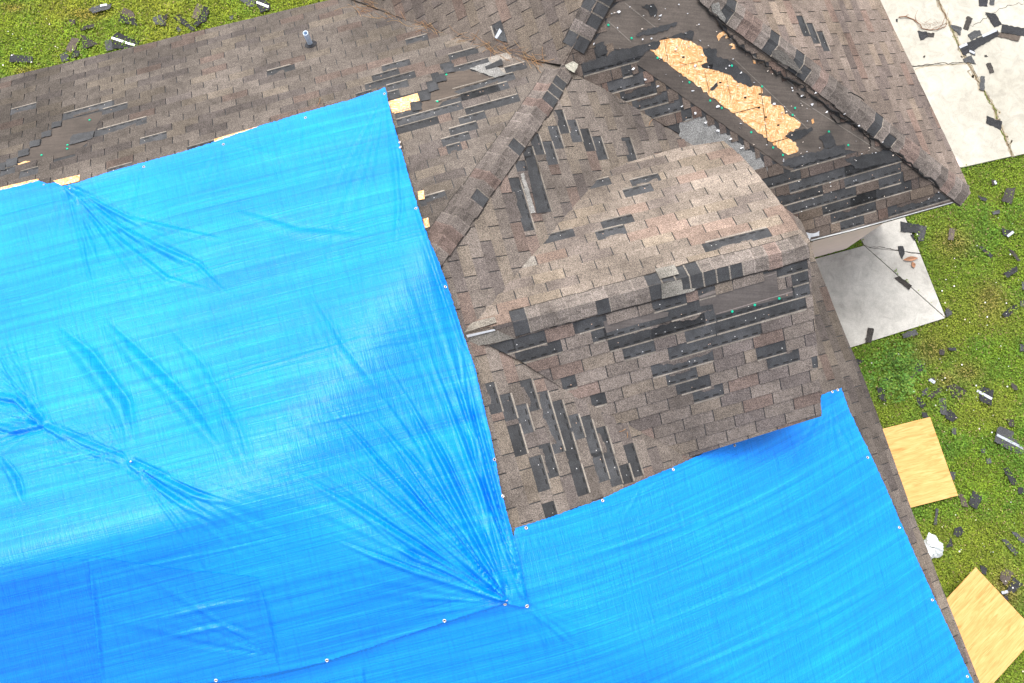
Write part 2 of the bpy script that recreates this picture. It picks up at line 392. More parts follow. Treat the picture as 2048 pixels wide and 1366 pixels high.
# --- what is missing where (photograph coordinates of the middle of each bare strip)
A_STR = [(20, 230, 72, 219), (127, 229, 225, 206), (205, 220, 256, 209), (195, 262, 294, 240), (280, 279, 334, 268), (375, 296, 428, 283), (215, 342, 265, 328), (0, 352, 30, 346),
         (40, 345, 78, 335), (534, 147, 583, 136), (812, 86, 857, 76), (764, 137, 815, 127), (748, 155, 797, 145), (730, 174, 832, 151), (773, 175, 817, 166), (712, 193, 745, 186),
         (776, 192, 800, 187), (907, 139, 977, 120), (900, 121, 951, 108), (1012, 146, 1055, 135), (906, 184, 1031, 156), (920, 192, 1018, 171), (872, 212, 1002, 183), (932, 227, 1042, 203),
         (792, 240, 925, 212), (790, 232, 825, 224), (797, 262, 879, 245), (920, 248, 974, 236), (900, 267, 957, 255), (885, 290, 942, 277), (895, 304, 925, 298), (840, 407, 894, 395)]
FELT_A1 = zz(0, 0, [(500, 965), (815, 890), (815, 930), (760, 1050), (590, 1080), (555, 1160), (730, 1120), (650, 1180), (600, 1230), (380, 1285), (260, 1290), (145, 1295), (150, 1260), (235, 1230), (245, 1180), (325, 1160), (335, 1105), (412, 1080), (420, 1030), (495, 1010)])
FELT_A2 = zz(512, 0, [(1515, 590), (1700, 555), (1905, 625), (1700, 690), (1580, 735), (1640, 765), (1490, 815), (1430, 880), (1300, 900), (1330, 830), (1320, 815), (1395, 800), (1400, 735), (1465, 720), (1450, 660), (1525, 650)])
OSB_A = zz(512, 0, [(1055, 812), (1290, 745), (1310, 805), (1230, 825), (1238, 880), (1090, 912)])
CHUNK_A = [zz(512, 0, q) for q in ([(1490, 530), (1580, 512), (1590, 580), (1510, 592)], [(1430, 605), (1510, 592), (1525, 650), (1445, 667)], [(1362, 680), (1440, 663), (1465, 720), (1385, 742)], [(1300, 752), (1370, 738), (1395, 800), (1318, 818)], [(1235, 825), (1310, 815), (1330, 882), (1255, 892)])] + \
          [zz(0, 0, q) for q in ([(420, 985), (500, 968), (492, 1012), (415, 1030)], [(335, 1065), (412, 1045), (412, 1090), (335, 1108)], [(245, 1135), (325, 1115), (322, 1165), (242, 1185)], [(150, 1210), (235, 1190), (232, 1242), (148, 1262)], [(55, 1280), (145, 1262), (142, 1320), (52, 1345)], [(0, 1310), (52, 1300), (48, 1366), (0, 1366)], [(565, 1110), (590, 1080), (760, 1050), (745, 1105), (720, 1120), (560, 1162)])]
G_STR = [(1305, 617, 1373, 599), (1340, 632, 1400, 616), (1300, 658, 1430, 626), (1430, 650, 1612, 606), (1555, 541, 1615, 529), (1583, 563, 1617, 555), (1587, 583, 1619, 575), (1370, 673, 1430, 657), (1337, 708, 1520, 662),
         (1303, 743, 1427, 713), (1332, 758, 1394, 744), (1360, 777, 1421, 762), (1386, 795, 1447, 780), (1512, 708, 1572, 695), (1540, 729, 1599, 714), (1624, 731, 1634, 728), (1182, 668, 1212, 661),
         (1215, 684, 1410, 636), (1245, 703, 1309, 688), (1025, 684, 1091, 670), (962, 707, 1030, 692), (1031, 714, 1124, 694), (1123, 766, 1152, 759), (1182, 803, 1212, 796), (1155, 655, 1207, 642), (1208, 668, 1300, 645), (1395, 585, 1430, 577), (1432, 633, 1590, 592)]
FELT_G1 = zz(900, 600, [(1225, 172), (1560, 62), (1610, 60), (1660, 100), (1745, 95), (1740, 130), (1500, 190), (1250, 262)])
FELT_G2 = zz(1300, 500, [(385, 372), (520, 310), (1010, 165), (1020, 290), (1130, 300), (1140, 362), (520, 522), (500, 432), (400, 450)])
R_STR = [(970, 767, 993, 827), (1000, 790, 1025, 840), (1037, 810, 1055, 867), (1047, 760, 1068, 822), (1075, 785, 1122, 905), (1110, 802, 1135, 858), (1025, 850, 1047, 910), (1060, 915, 1078, 985), (1135, 865, 1153, 922),
         (1142, 830, 1165, 877), (1150, 930, 1168, 990), (1172, 840, 1200, 912), (1197, 855, 1225, 910), (1190, 905, 1217, 960), (1217, 915, 1245, 968), (1257, 888, 1287, 950), (1243, 930, 1262, 965), (1080, 890, 1107, 955), (1094, 1005, 1102, 1035),
         (1112, 220, 1125, 268), (1101, 252, 1107, 270), (1107, 270, 1117, 298), (1137, 240, 1153, 285), (1162, 258, 1179, 303), (1189, 273, 1208, 320), (1251, 275, 1267, 322), (1066, 270, 1079, 310), (1087, 283, 1104, 330), (1052, 293, 1056, 312), (1024, 362, 1057, 462), (1037, 322, 1044, 343),
         (1058, 312, 1090, 425), (1050, 312, 1066, 350)]
E_STR = [(1172, 366, 1220, 359), (1260, 364, 1318, 351), (1247, 387, 1305, 375), (1205, 446, 1265, 433), (1190, 467, 1250, 456), (1088, 472, 1147, 461), (1420, 504, 1545, 472)]
C_STR = [(1551, 401, 1645, 378), (1573, 415, 1712, 381), (1644, 420, 1753, 396), (1700, 396, 1823, 372), (1661, 437, 1752, 415), (1688, 363, 1757, 348), (1757, 352, 1802, 343), (1757, 368, 1802, 358), (1680, 452, 1728, 442), (1775, 425, 1908, 393), (1577, 370, 1759, 335), (1504, 365, 1601, 345),
         (1163, 136, 1286, 108), (1188, 100, 1210, 94), (1241, 134, 1262, 130), (1214, 168, 1287, 152), (1240, 190, 1312, 172), (1264, 208, 1335, 190), (1290, 227, 1360, 206), (1361, 222, 1382, 216), (1334, 258, 1357, 250), (1578, 326, 1690, 298), (1688, 330, 1806, 304)]
FELT_C = [(1219, 20), (1250, -5), (1290, -60), (1385, -30), (1425, 30), (1460, 75), (1500, 108), (1560, 150), (1630, 200), (1700, 250), (1760, 290), (1800, 318), (1745, 310), (1690, 300), (1580, 325), (1590, 345), (1570, 338), (1272, 127), (1290, 105), (1215, 95), (1185, 85), (1210, 55)]
OSB_C = [(1298, 99), (1316, 97), (1318, 83), (1328, 76), (1356, 75), (1381, 82), (1404, 95), (1407, 107), (1414, 115), (1414, 125), (1402, 130), (1409, 136), (1437, 141), (1461, 150), (1472, 161), (1494, 172), (1511, 172), (1524, 177), (1525, 185), (1521, 191), (1541, 193), (1541, 207), (1551, 210), (1566, 213), (1569, 228), (1591, 238), (1601, 246), (1596, 257), (1576, 265), (1568, 275), (1584, 278), (1596, 295), (1596, 302), (1576, 310), (1566, 305), (1563, 300)]
ICE_C = [(1358, 252), (1384, 228), (1412, 240), (1440, 258), (1475, 285), (1520, 312), (1540, 340), (1500, 352), (1480, 335), (1448, 292), (1394, 300), (1360, 300)]
F_STR = [(1599, 32, 1613, 70), (1611, 47, 1635, 88), (1637, 63, 1657, 103)]

POLY = dict(
    A=[(-260, 220), (0, 158), (330, 79), (660, 0), (692, -6), (850, 52), (960, 93), (1060, 118), (1128, 128), (1094, 188), (880, 480), (600, 860), (500, 890), (-260, 1100)],
    R=[(640, 920), (880, 480), (1090, 188), (1124, 126), (1146, 148), (1217, 183), (1331, 250), (1420, 300), (1600, 440), (1618, 480), (1629, 517), (1696, 684), (1721, 742), (1764, 857), (1824, 1025), (1891, 1194), (1959, 1366), (2075, 1660), (1960, 1575), (1150, 1165)],
    B=[(1128, 130), (1060, 120), (960, 95), (850, 54), (692, -6), (640, -30), (560, -260), (1340, -260), (1290, -140), (1196, 2)],
    C=[(1124, 126), (1196, 2), (1290, -140), (1400, -30), (1464, 23), (1638, 155), (1794, 281), (1936, 393), (1920, 399), (1780, 438), (1618, 480), (1600, 440), (1420, 302), (1331, 252), (1217, 185), (1146, 150)],
    F=[(1290, -140), (1464, 23), (1638, 155), (1794, 281), (1934, 394), (1941, 386), (1920, 338), (1850, 188), (1795, 75), (1760, 0), (1640, -260), (1340, -260)],
    E=[(930, 668), (945, 636), (1000, 545), (1095, 440), (1160, 368), (1250, 327), (1354, 297), (1446, 282), (1480, 310), (1510, 343), (1560, 405), (1600, 460), (1620, 484), (1613, 489)],
    G=[(930, 668), (1613, 489), (1618, 492), (1622, 560), (1634, 700), (1643, 832), (1330, 929), (1270, 886), (1200, 831), (1110, 766), (1040, 721), (960, 682)],
    S=[(540, 1000), (-260, 1255), (-260, 1700), (1700, 1660), (1040, 1300)])
BR = (0.165, 0.136, 0.120)
slopes = {}
slopes['A'] = build_slope('A', POLY['A'], (390, 86), 0.46, (0.128, 0.110, 0.099), A_STR, [FELT_A1, FELT_A2, OSB_A] + CHUNK_A, pale=[zz(512, 0, [(1870, 480), (2045, 430), (2045, 560), (1930, 600)])])
slopes['B'] = build_slope('B', POLY['B'], (960, 45), 0.5, (0.135, 0.113, 0.100), [(990, 47, 999, 69)], [])
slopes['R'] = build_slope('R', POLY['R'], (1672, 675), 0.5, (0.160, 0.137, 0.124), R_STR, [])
slopes['C'] = build_slope('C', POLY['C'], (1754, 419.5), 0.4, (0.120, 0.097, 0.086), C_STR, [FELT_C, ICE_C])
slopes['F'] = build_slope('F', POLY['F'], (1811, 219.5), 0.47, (0.200, 0.162, 0.142), F_STR, [], red=0.08)
slopes['E'] = build_slope('E', POLY['E'], (1173.8, 487.2), -0.33, (0.222, 0.186, 0.160), E_STR, [], pale=[[(990, 520), (1050, 512), (1055, 530), (992, 545)]], red=0.10)
slopes['G'] = build_slope('G', POLY['G'], (1487.5, 702.5), 0.33, (0.170, 0.145, 0.133), G_STR, [FELT_G1, FELT_G2], red=0.08)
slopes['S'] = build_slope('S', POLY['S'], (560, 1200), 0.5, (0.15, 0.125, 0.11))

# --- felt, sheathing, cap nails
FC = (0.092, 0.076, 0.065)
felt_c = patch('C', FELT_C, M_FELT, slopes['C'], 'underlayment', 0.0028, FC, (0.05, 0.006), label='torn brown felt underlayment with a hole down to bare sheathing')
patch('C', [(1290, 108), (1305, 108), (1578, 322), (1572, 337), (1272, 128)], M_FELT, slopes['C'], 'valley_felt', 0.010, (0.080, 0.066, 0.057), (0.08, 0.002))
patch('C', ICE_C, M_SH, slopes['C'], 'grey_membrane', 0.0022, (0.235, 0.235, 0.232), (0.03, 0.012))
osb = patch('C', OSB_C, M_OSB, slopes['C'], 'sheathing', 0.0070, (1, 1, 1), (0.03, 0.006))
for a, b in (((1465, 227), (1516, 214)), ((1521, 176), (1535, 287)), ((1543, 285), (1575, 276)), ((1328, 80), (1336, 125)), ((1408, 140), (1418, 185)), ((1452, 155), (1462, 200)), ((1365, 130), (1404, 122))):
    d = np.array(b) - np.array(a); n = np.array([-d[1], d[0]]) / np.hypot(*d) * (0.55 if a[0] in (1465, 1521, 1543) else .3); patch('C', [tuple(a + n), tuple(b + n), tuple(b - n), tuple(a - n)], M_BLACK, osb, 'panel_joint', 0.0092)
for u, v in ((1366, 114), (1390, 132), (1517, 215), (1531, 234), (1556, 250), (1519, 188), (1490, 195), (1440, 165)):
    patch('C', [(u - 2.6, v - 1.5), (u + 2.6, v - 1.8), (u + 2.4, v + 1.6), (u - 2.4, v + 1.6)], M_BLACK, osb, 'nail_hole', 0.0092, (1, 1, 1), (.02, .003))
for q in ([(1433, 72), (1438, 66), (1447, 62), (1458, 68), (1457, 75), (1450, 77), (1452, 70), (1446, 71), (1441, 75), (1437, 82)], [(1457, 90), (1463, 86), (1470, 90), (1470, 98), (1462, 98), (1466, 92)], [(1505, 120), (1510, 120), (1511, 127), (1507, 127)], [(1622, 240), (1626, 237), (1628, 245), (1624, 248)]):
    patch('C', q, M_OSB, slopes['C'], 'sheathing', 0.0070, (1, 1, 1), (0.02, 0.003))
DKS = [zz(1024, 0, q) for q in ([(560, 500), (760, 450), (780, 420), (900, 390), (1170, 325), (1185, 340), (1150, 395), (1095, 398), (1050, 440), (770, 520), (570, 572)], [(660, 362), (735, 332), (755, 430), (680, 452)], [(985, 288), (1050, 240), (1180, 205), (1320, 175), (1290, 215), (1150, 270)], [(1030, 45), (1130, 30), (1160, 80), (1150, 130), (1110, 130), (1080, 75)], [(1180, 320), (1420, 240), (1450, 250), (1440, 320), (1330, 300), (1215, 303)])] + \
      [[(1404, 97), (1432, 97), (1435, 115), (1455, 118), (1470, 130), (1480, 140), (1500, 155), (1505, 172), (1494, 172), (1472, 161), (1461, 150), (1437, 141), (1409, 136), (1402, 130), (1414, 125), (1414, 115)], [(1570, 270), (1590, 262), (1622, 254), (1626, 258), (1600, 278), (1585, 284)], [(1638, 272), (1662, 265), (1672, 290), (1650, 298)], [(1560, 330), (1576, 316), (1688, 288), (1691, 306), (1585, 334)], [(1688, 318), (1786, 297), (1810, 318), (1712, 338)], [(1418, 129), (1426, 128), (1424, 137), (1412, 137)], [(1419, 180), (1434, 164), (1435, 172), (1424, 181)]]
for q in DKS: patch('C', q, M_DK, slopes['C'], 'shingle_remnant', 0.0105, tuple(np.array(DARK) * random.uniform(.8, 1.3)), (0.025, 0.007))
for a, b in (((1250, 6), (1312, 56)), ((1217, 43), (1262, 84)), ((1500, 108), (1600, 180)), ((1470, 120), (1620, 262)), ((1600, 200), (1770, 310))):
    d = np.array(b) - np.array(a); n = np.array([-d[1], d[0]]) / np.hypot(*d) * 0.8
    patch('C', [tuple(a + n), tuple(b + n), tuple(b - n), tuple(a - n)], M_FELT, felt_c, 'lap_seam', 0.0050, (0.17, 0.15, 0.13))
fa1 = patch('A', FELT_A1, M_FELT, slopes['A'], 'underlayment', 0.0024, (0.062, 0.048, 0.040), (0.05, 0.004)); fa2 = patch('A', FELT_A2, M_FELT, slopes['A'], 'underlayment', 0.0024, (0.075, 0.057, 0.045), (0.05, 0.006))
patch('A', OSB_A, M_OSB, slopes['A'], 'sheathing', 0.0030); patch('A', zz(0, 0, [(143, 1312), (190, 1295), (245, 1290), (228, 1305), (150, 1322)]), M_OSB, slopes['A'], 'sheathing', 0.0062, (1, 1, 1), (0.02, 0.004))
for q in ([(429, 280), (512, 256), (590, 236), (590, 244), (512, 268), (430, 289)], [(0, 377), (78, 359), (80, 370), (0, 388)], [(108, 363), (161, 351), (160, 364), (120, 374)], [(836, 385), (848, 382), (850, 400), (838, 402)], [(846, 440), (857, 437), (860, 455), (850, 459)]):
    patch('A', q, M_OSB, slopes['A'], 'sheathing', 0.0135)
for q in CHUNK_A: patch('A', q, M_DK, slopes['A'], 'shingle_remnant', 0.0125, tuple(np.array(DARK) * random.uniform(1.0, 1.5)), (0.03, 0.003))
patch('A', zz(512, 0, [(1705, 552), (1870, 500), (2000, 600), (1912, 628)]), M_SH, slopes['A'], 'grey_membrane', 0.0125, (0.24, 0.235, 0.225), (0.04, 0.004))
patch('A', zz(512, 0, [(1830, 540), (1960, 480), (1975, 530), (1840, 565)]), M_DK, slopes['A'], 'shingle_remnant', 0.0165, DARK, (0.03, 0.006))
fg1 = patch('G', FELT_G1, M_FELT, slopes['G'], 'underlayment', 0.0024, (0.085, 0.073, 0.068)); fg2 = patch('G', FELT_G2, M_FELT, slopes['G'], 'underlayment', 0.0024, (0.085, 0.073, 0.068))
patch('G', [(1398, 592), (1425, 582), (1552, 545), (1552, 547), (1400, 596)], M_FELT, fg2, 'lap_seam', 0.0050, (0.14, 0.12, 0.11)); patch('G', [(1432, 627), (1585, 582), (1585, 584), (1432, 629)], M_FELT, fg2, 'lap_seam', 0.0050, (0.19, 0.16, 0.15))
patch('R', z3(850, 700, [(350, -90)] ) if False else [(1040, 350), (1046, 346), (1070, 426), (1060, 428)], M_SH, slopes['R'], 'pale_shingle', 0.0130, (0.30, 0.29, 0.275), (0.03, 0.003))
patch('R', [(1050, 318), (1068, 313), (1094, 425), (1072, 428)], M_DK, slopes['R'], 'shingle_remnant', 0.0155, DARK, (0.04, 0.002))
NAILS_C = zz(1024, 0, [(768, 200), (953, 305), (1160, 462), (1415, 657), (1580, 803), (1673, 862), (1908, 1055), (1753, 525), (1994, 690)]) + zz(1536, 0, [(212, 862), (193, 917), (482, 1050), (637, 1158), (37, 1178), (115, 1237)])
for u, v in NAILS_C: disc('C', u, v, 0.0125, M_GREEN, felt_c, 'cap_nail', n=0.012)
for u, v in zz(0, 0, [(718, 962), (540, 1192), (335, 1243), (542, 1162)]): disc('A', u, v, 0.0125, M_GREEN, fa1, 'cap_nail', n=0.006)
for u, v in zz(512, 0, [(1522, 600), (1450, 815)]): disc('A', u, v, 0.0125, M_GREEN, fa2, 'cap_nail', n=0.006)
for u, v in zz(1300, 500, [(655, 490), (835, 438), (1030, 385)]): disc('G', u, v, 0.0125, M_GREEN, fg2, 'cap_nail', n=0.006)

# --- ridge caps
def ridge(key1, key2, axis, width, base, missing=(), name='ridge_cap'):
    P1, P2 = PL[key1], PL[key2]
    pts = [np.array([0, 0, HC]) + ray(u, v) * max(float(P1.dist(u, v)), float(P2.dist(u, v))) for u, v in axis]
    pts = [0.5 * (P1.hit(u, v) + P2.hit(u, v)) for u, v in axis]
    m = MB(); md = MB(); L = [0]
    for a, b in zip(pts, pts[1:]): L.append(L[-1] + np.linalg.norm(b - a))
    n = int(L[-1] / EX); ms = []
    def along(d):
        for i in range(len(pts) - 1):
            if d <= L[i + 1] or i == len(pts) - 2: return pts[i] + (pts[i + 1] - pts[i]) * (d - L[i]) / (L[i + 1] - L[i]), (pts[i + 1] - pts[i]) / (L[i + 1] - L[i])
    for u, v, side in missing:
        d = [np.linalg.norm(along((i + .5) * EX)[0] - 0.5 * (P1.hit(u, v) + P2.hit(u, v))) for i in range(n)]; ms.append((int(np.argmin(d)), side))
    def section(d, h, w):
        p, ax = along(d); out = []
        e1 = np.cross(P1.N, ax); e2 = np.cross(P2.N, ax)
        q1 = P1.N.copy(); q2 = P2.N.copy()
        # e1 points into plane 1
        if np.dot(e1, P1.D - ax * np.dot(P1.D, ax)) < 0: e1 = -e1
        if np.dot(e2, P2.D - ax * np.dot(P2.D, ax)) < 0: e2 = -e2
        for x in np.linspace(-1, 1, 11):
            e, q = (e1, q1) if x < 0 else (e2, q2)
            rnd = 0.018 * math.exp(-(x / 0.3) ** 2)
            X = p + e * abs(x) * w + np.array([0, 0, 1.]) * (h - rnd * 0.6)
            for PP in (P1, P2) if abs(x) < .3 else ((P1,) if x < 0 else (P2,)):        # never sink below the slope it covers
                dd = (X - np.array([0, 0, PP.h])) @ PP.N
                if abs(x) >= .3: X = X + PP.N * (max(h * .8, min(dd, h * 1.25)) - dd)
                elif PP is (P1 if x < 0 else P2) and dd < h * .8: X = X + PP.N * (h * .8 - dd)
            out.append(X)
        return out
    for i in range(n):
        d0, d1 = i * EX, (i + 1) * EX + 0.012
        mi = [s for k, s in ms if k == i]; c = np.array(base) * random.gauss(1, 0.12)
        if random.random() < .18: c = c * np.array([1.06, .92, .89])
        w_ = width / 2 * random.uniform(.95, 1.04)
        a, b = section(d0, 0.030, w_), section(d1, 0.020, w_)
        for j in range(10):
            x = (j - 4.5) / 5.0
            dk = any(s == 0 or (s > 0) == (x > 0) for s in mi)
            band = 0.78 if (i * 7 + j * 3) % 5 == 0 else 1.0
            if dk:
                m.poly([a[j] - [0, 0, .008], a[j + 1] - [0, 0, .008], b[j + 1] - [0, 0, .003], b[j] - [0, 0, .003]], tuple(np.array(DARK) * 1.1), 1); m.poly([a[j] * .98 + b[j] * .02 - [0, 0, .013], a[j + 1] * .98 + b[j + 1] * .02 - [0, 0, .013], a[j + 1] * 1.09 - b[j + 1] * .09 - [0, 0, .002], a[j] * 1.09 - b[j] * .09 - [0, 0, .002]], LINE, 0); continue
            lo_a, lo_b = a[j] * .88 + b[j] * .12, a[j + 1] * .88 + b[j + 1] * .12
            m.poly([lo_a, lo_b, b[j + 1], b[j]], tuple(c * band), 0)
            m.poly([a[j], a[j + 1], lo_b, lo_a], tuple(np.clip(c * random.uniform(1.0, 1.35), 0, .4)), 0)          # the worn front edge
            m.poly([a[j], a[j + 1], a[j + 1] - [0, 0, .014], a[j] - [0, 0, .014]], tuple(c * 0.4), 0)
        for j, s in ((0, a), (10, a)):
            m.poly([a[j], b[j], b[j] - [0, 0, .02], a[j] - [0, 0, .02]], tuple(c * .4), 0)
            oa, ob = a[j] - a[5], b[j] - b[5]; m.poly([a[j] - [0, 0, .017], b[j] - [0, 0, .013], b[j] + ob * .085 - [0, 0, .012], a[j] + oa * .085 - [0, 0, .016]], (0.062, 0.054, 0.049), 0)  # dark strip outside each cap edge: its shadow line put into the colour
    o = m.build(name, [M_CAP, M_DK], house); return o
RC = (0.142, 0.122, 0.112)
ridge('A', 'R', [(1118, 140), (1090, 188), (985, 335), (880, 480), (820, 563)], 0.31, (0.150, 0.128, 0.116), [(1108, 158, 1), (1096, 178, 1), (1085, 196, 1), (1037, 303, 1), (957, 393, 1)])
ridge('B', 'C', [(1250, -85), (1196, 2), (1137, 112)], 0.29, RC, [(1205, -10, 0), (1196, 4, 0), (1182, 26, 0), (1172, 48, 1), (1142, 104, 0)])
ridge('C', 'F', [(1935, 392), (1794, 281), (1638, 155), (1464, 23), (1400, -30)], 0.29, (0.168, 0.144, 0.130), [(1450, 15, 0), (1545, 78, 0), (1596, 121, 0), (1755, 258, 0), (1612, 145, -1), (1780, 275, -1)])
ridge('E', 'G', [(1612, 489), (1562, 505), (1420, 540), (1300, 573), (1080, 631), (1000, 652)], 0.28, (0.178, 0.153, 0.137), [(1010, 648, 0), (1020, 645, 0), (1055, 655, 1), (1206, 612, 1), (1302, 574, 0), (1325, 566, 0), (1345, 560, 0), (1368, 553, 0), (1386, 549, 0), (1412, 548, 1), (1440, 542, 1), (1460, 535, 1)])
# bare ridge boards where caps have gone
GREYB = (0.24, 0.225, 0.20)
patch('E', [(1310, 543), (1348, 534), (1358, 553), (1320, 563)], M_SH, slopes['E'], 'bare_ridge_board', 0.034, GREYB, (0.05, 0.002))
patch('G', [(1320, 567), (1360, 557), (1364, 578), (1390, 574), (1386, 580), (1322, 596)], M_SH, slopes['G'], 'bare_ridge_board', 0.030, GREYB, (0.05, 0.003))
patch('E', [(926, 652), (990, 636), (994, 648), (930, 668)], M_SH, slopes['E'], 'bare_ridge_board', 0.020, (0.26, 0.235, 0.20), (0.05, 0.002))
patch('G', [(930, 676), (995, 660), (1030, 676), (940, 694)], M_SH, slopes['G'], 'bare_ridge_board', 0.016, (0.20, 0.185, 0.165), (0.05, 0.002))
patch('G', [(932, 668), (988, 656), (990, 659), (934, 673)], M_METAL, slopes['G'], 'ridge_vent_strip', 0.030)

# --- flashing, vent pipe, drip edge, walls
patch('C', [(1601, 470), (1612, 464), (1625, 466), (1637, 461), (1637, 471), (1620, 474), (1617, 484), (1606, 482)], M_METAL, slopes['C'], 'corner_flashing', 0.02, (1, 1, 1), (0.03, 0.004))
def wall_strip(pts_px, z0, ztop, mat, name, thick=0.12, parent=house, inset=0.0):
    m = MB(); p = [at_z(u, v, z0) for u, v in pts_px]
    for a, b in zip(p, p[1:]):
        d = b - a; d /= np.linalg.norm(d); n = np.array([-d[1], d[0], 0]) * thick
        za = ztop if not callable(ztop) else ztop(a); zb = ztop if not callable(ztop) else ztop(b)
        A2, B2 = np.array([a[0], a[1], za]), np.array([b[0], b[1], zb])
        m.poly([a, b, B2, A2]); m.poly([a + n, b + n, B2 + n, A2 + n]); m.poly([A2, B2, B2 + n, A2 + n]); m.poly([a, A2, A2 + n, a + n]); m.poly([b, B2, B2 + n, b + n])
    return m.build(name, mat, parent)
def eave_wall(pts, key, inset, base=0.0, name='wall'):
    P = PL[key]; m = MB(); q = [P.hit(u, v) - np.array([P.dx, P.dy, 0]) * inset for u, v in pts]
    for a, b in zip(q, q[1:]):
        za, zb = a[2] - .12, b[2] - .12; th = -np.array([P.dx, P.dy, 0]) * .12
        A0, B0, A1, B1 = np.array([a[0], a[1], base]), np.array([b[0], b[1], base]), np.array([a[0], a[1], za]), np.array([b[0], b[1], zb])
        m.prism([A0, B0, B1, A1], [A0 + th, B0 + th, B1 + th, A1 + th])
    return m.build(name, M_WALL, house)
eave_wall([(-260, 220), (330, 79), (660, 0)], 'A', 0.40); eave_wall([(1600, 440), (1640, 520), (1760, 790), (1962, 1366), (2060, 1620)], 'R', 0.40); eave_wall([(1760, 0), (1905, 325)], 'F', 0.40); eave_wall([(1640, -260), (1755, -10)], 'F', 0.40)
wall_strip([(1560, 535), (1628, 516), (1690, 499), (1722, 474), (1757, 446)], 0.0, 2.42, M_WALL, 'wall')
def drip(pts_px, z, mat, name, w_=0.02, h=0.09):
    m = MB(); p = [np.array(x) for x in pts_px]
    for a, b in zip(p, p[1:]):
        d = (b - a) / np.linalg.norm(b - a); n = np.array([-d[1], d[0], 0]); n = n * w_
        lo = np.array([0, 0, -h])
        m.poly([a, b, b + n, a + n]); m.poly([a + n, b + n, b + n + lo, a + n + lo]); m.poly([a + lo, b + lo, b + n + lo, a + n + lo]); m.poly([b, b + n, b + n + lo, b + lo]); m.poly([a, a + n, a + n + lo, a + lo])
    return m.build(name, mat, house)
drip([PL['C'].hit(u, v) + [0, 0, -0.012] for u, v in ((1920, 398), (1780, 437), (1700, 459), (1622, 478))], 0, M_WHITE, 'drip_edge', 0.016, 0.03)
drip([PL['R'].hit(u, v) + [0, 0, -0.03] for u, v in ((1620, 488), (1629, 518), (1696, 685), (1764, 858), (1824, 1026), (1891, 1195), (1959, 1367), (2072, 1655))], 0, M_WHITE, 'fascia', -0.012)
drip([PL['F'].hit(u, v) + [0, 0, -0.03] for u, v in ((1938, 384), (1850, 188), (1760, 0), (1640, -260))], 0, M_WHITE, 'fascia', -0.012)
# gable wall under the dormer's overhang
pe, pg, pr = PL['E'].hit(1450, 300), PL['G'].hit(1600, 815), 0.5 * (PL['E'].hit(1570, 500) + PL['G'].hit(1570, 500))
m = MB(); dn = np.array([0, 0, -0.2]); lo = np.array([0, 0, -1.6])
q = [pe + dn, pr + dn, pg + dn, pg + lo, pr + lo * 1.6, pe + lo]
m.prism(q, [x - np.array([0.1, 0.03, 0]) for x in q]); m.build('gable_wall', M_WALL, house)
# vent pipe
b0 = PL['A'].hit(622, 90); vp = bpy.data.objects.new('vent_pipe', None); C.objects.link(vp); vp.parent = house; vp.location = b0 - parent_world(house)
hh = 0.27
m = MB(); m.tube([b0 - [0, 0, .06], b0 + [0, 0, hh]], 0.030, 16, cap=False); m.tube([b0 + [0, 0, hh], b0 + [0, 0, hh - .12]], 0.023, 16, cap=False)
rg = [b0 + np.array([0.030 * math.cos(t), 0.030 * math.sin(t), hh]) for t in np.linspace(0, 2 * np.pi, 17)[:-1]]; ri = [b0 + np.array([0.023 * math.cos(t), 0.023 * math.sin(t), hh]) for t in np.linspace(0, 2 * np.pi, 17)[:-1]]
for i in range(16): m.poly([rg[i], rg[(i + 1) % 16], ri[(i + 1) % 16], ri[i]])
m.build('pipe', M_PIPE, vp)
m = MB(); m.poly([b0 + np.array([.0229 * math.cos(t), .0229 * math.sin(t), hh - .1]) for t in np.linspace(0, 2 * np.pi, 17)[:-1]]); m.build('bore', M_BLACK, vp)
m = MB(); th = np.linspace(0, 2 * np.pi, 19)[:-1]; s_, t_ = PL['A'].st(622, 90)
ri = PL['A'].pt(s_ + .075 * np.cos(th), t_ + .075 * np.sin(th), np.full(18, .013)); ro = [b0 + np.array([.042 * math.cos(t), .042 * math.sin(t), .05]) for t in th]
for i in range(18):
    j = (i + 1) % 18
    # the collar is laid out with matching angles round the pipe
    a = PL['A'].pt(s_ + .075 * math.cos(th[i]), t_ + .075 * math.sin(th[i]), .013); b = PL['A'].pt(s_ + .075 * math.cos(th[j]), t_ + .075 * math.sin(th[j]), .013)
    c = PL['A'].pt(s_ + .038 * math.cos(th[j]), t_ + .038 * math.sin(th[j]), .045); d = PL['A'].pt(s_ + .038 * math.cos(th[i]), t_ + .038 * math.sin(th[i]), .045)
    m.poly([a, b, c, d], (.05, .05, .055))
m.build('boot_flashing', M_DK, vp)

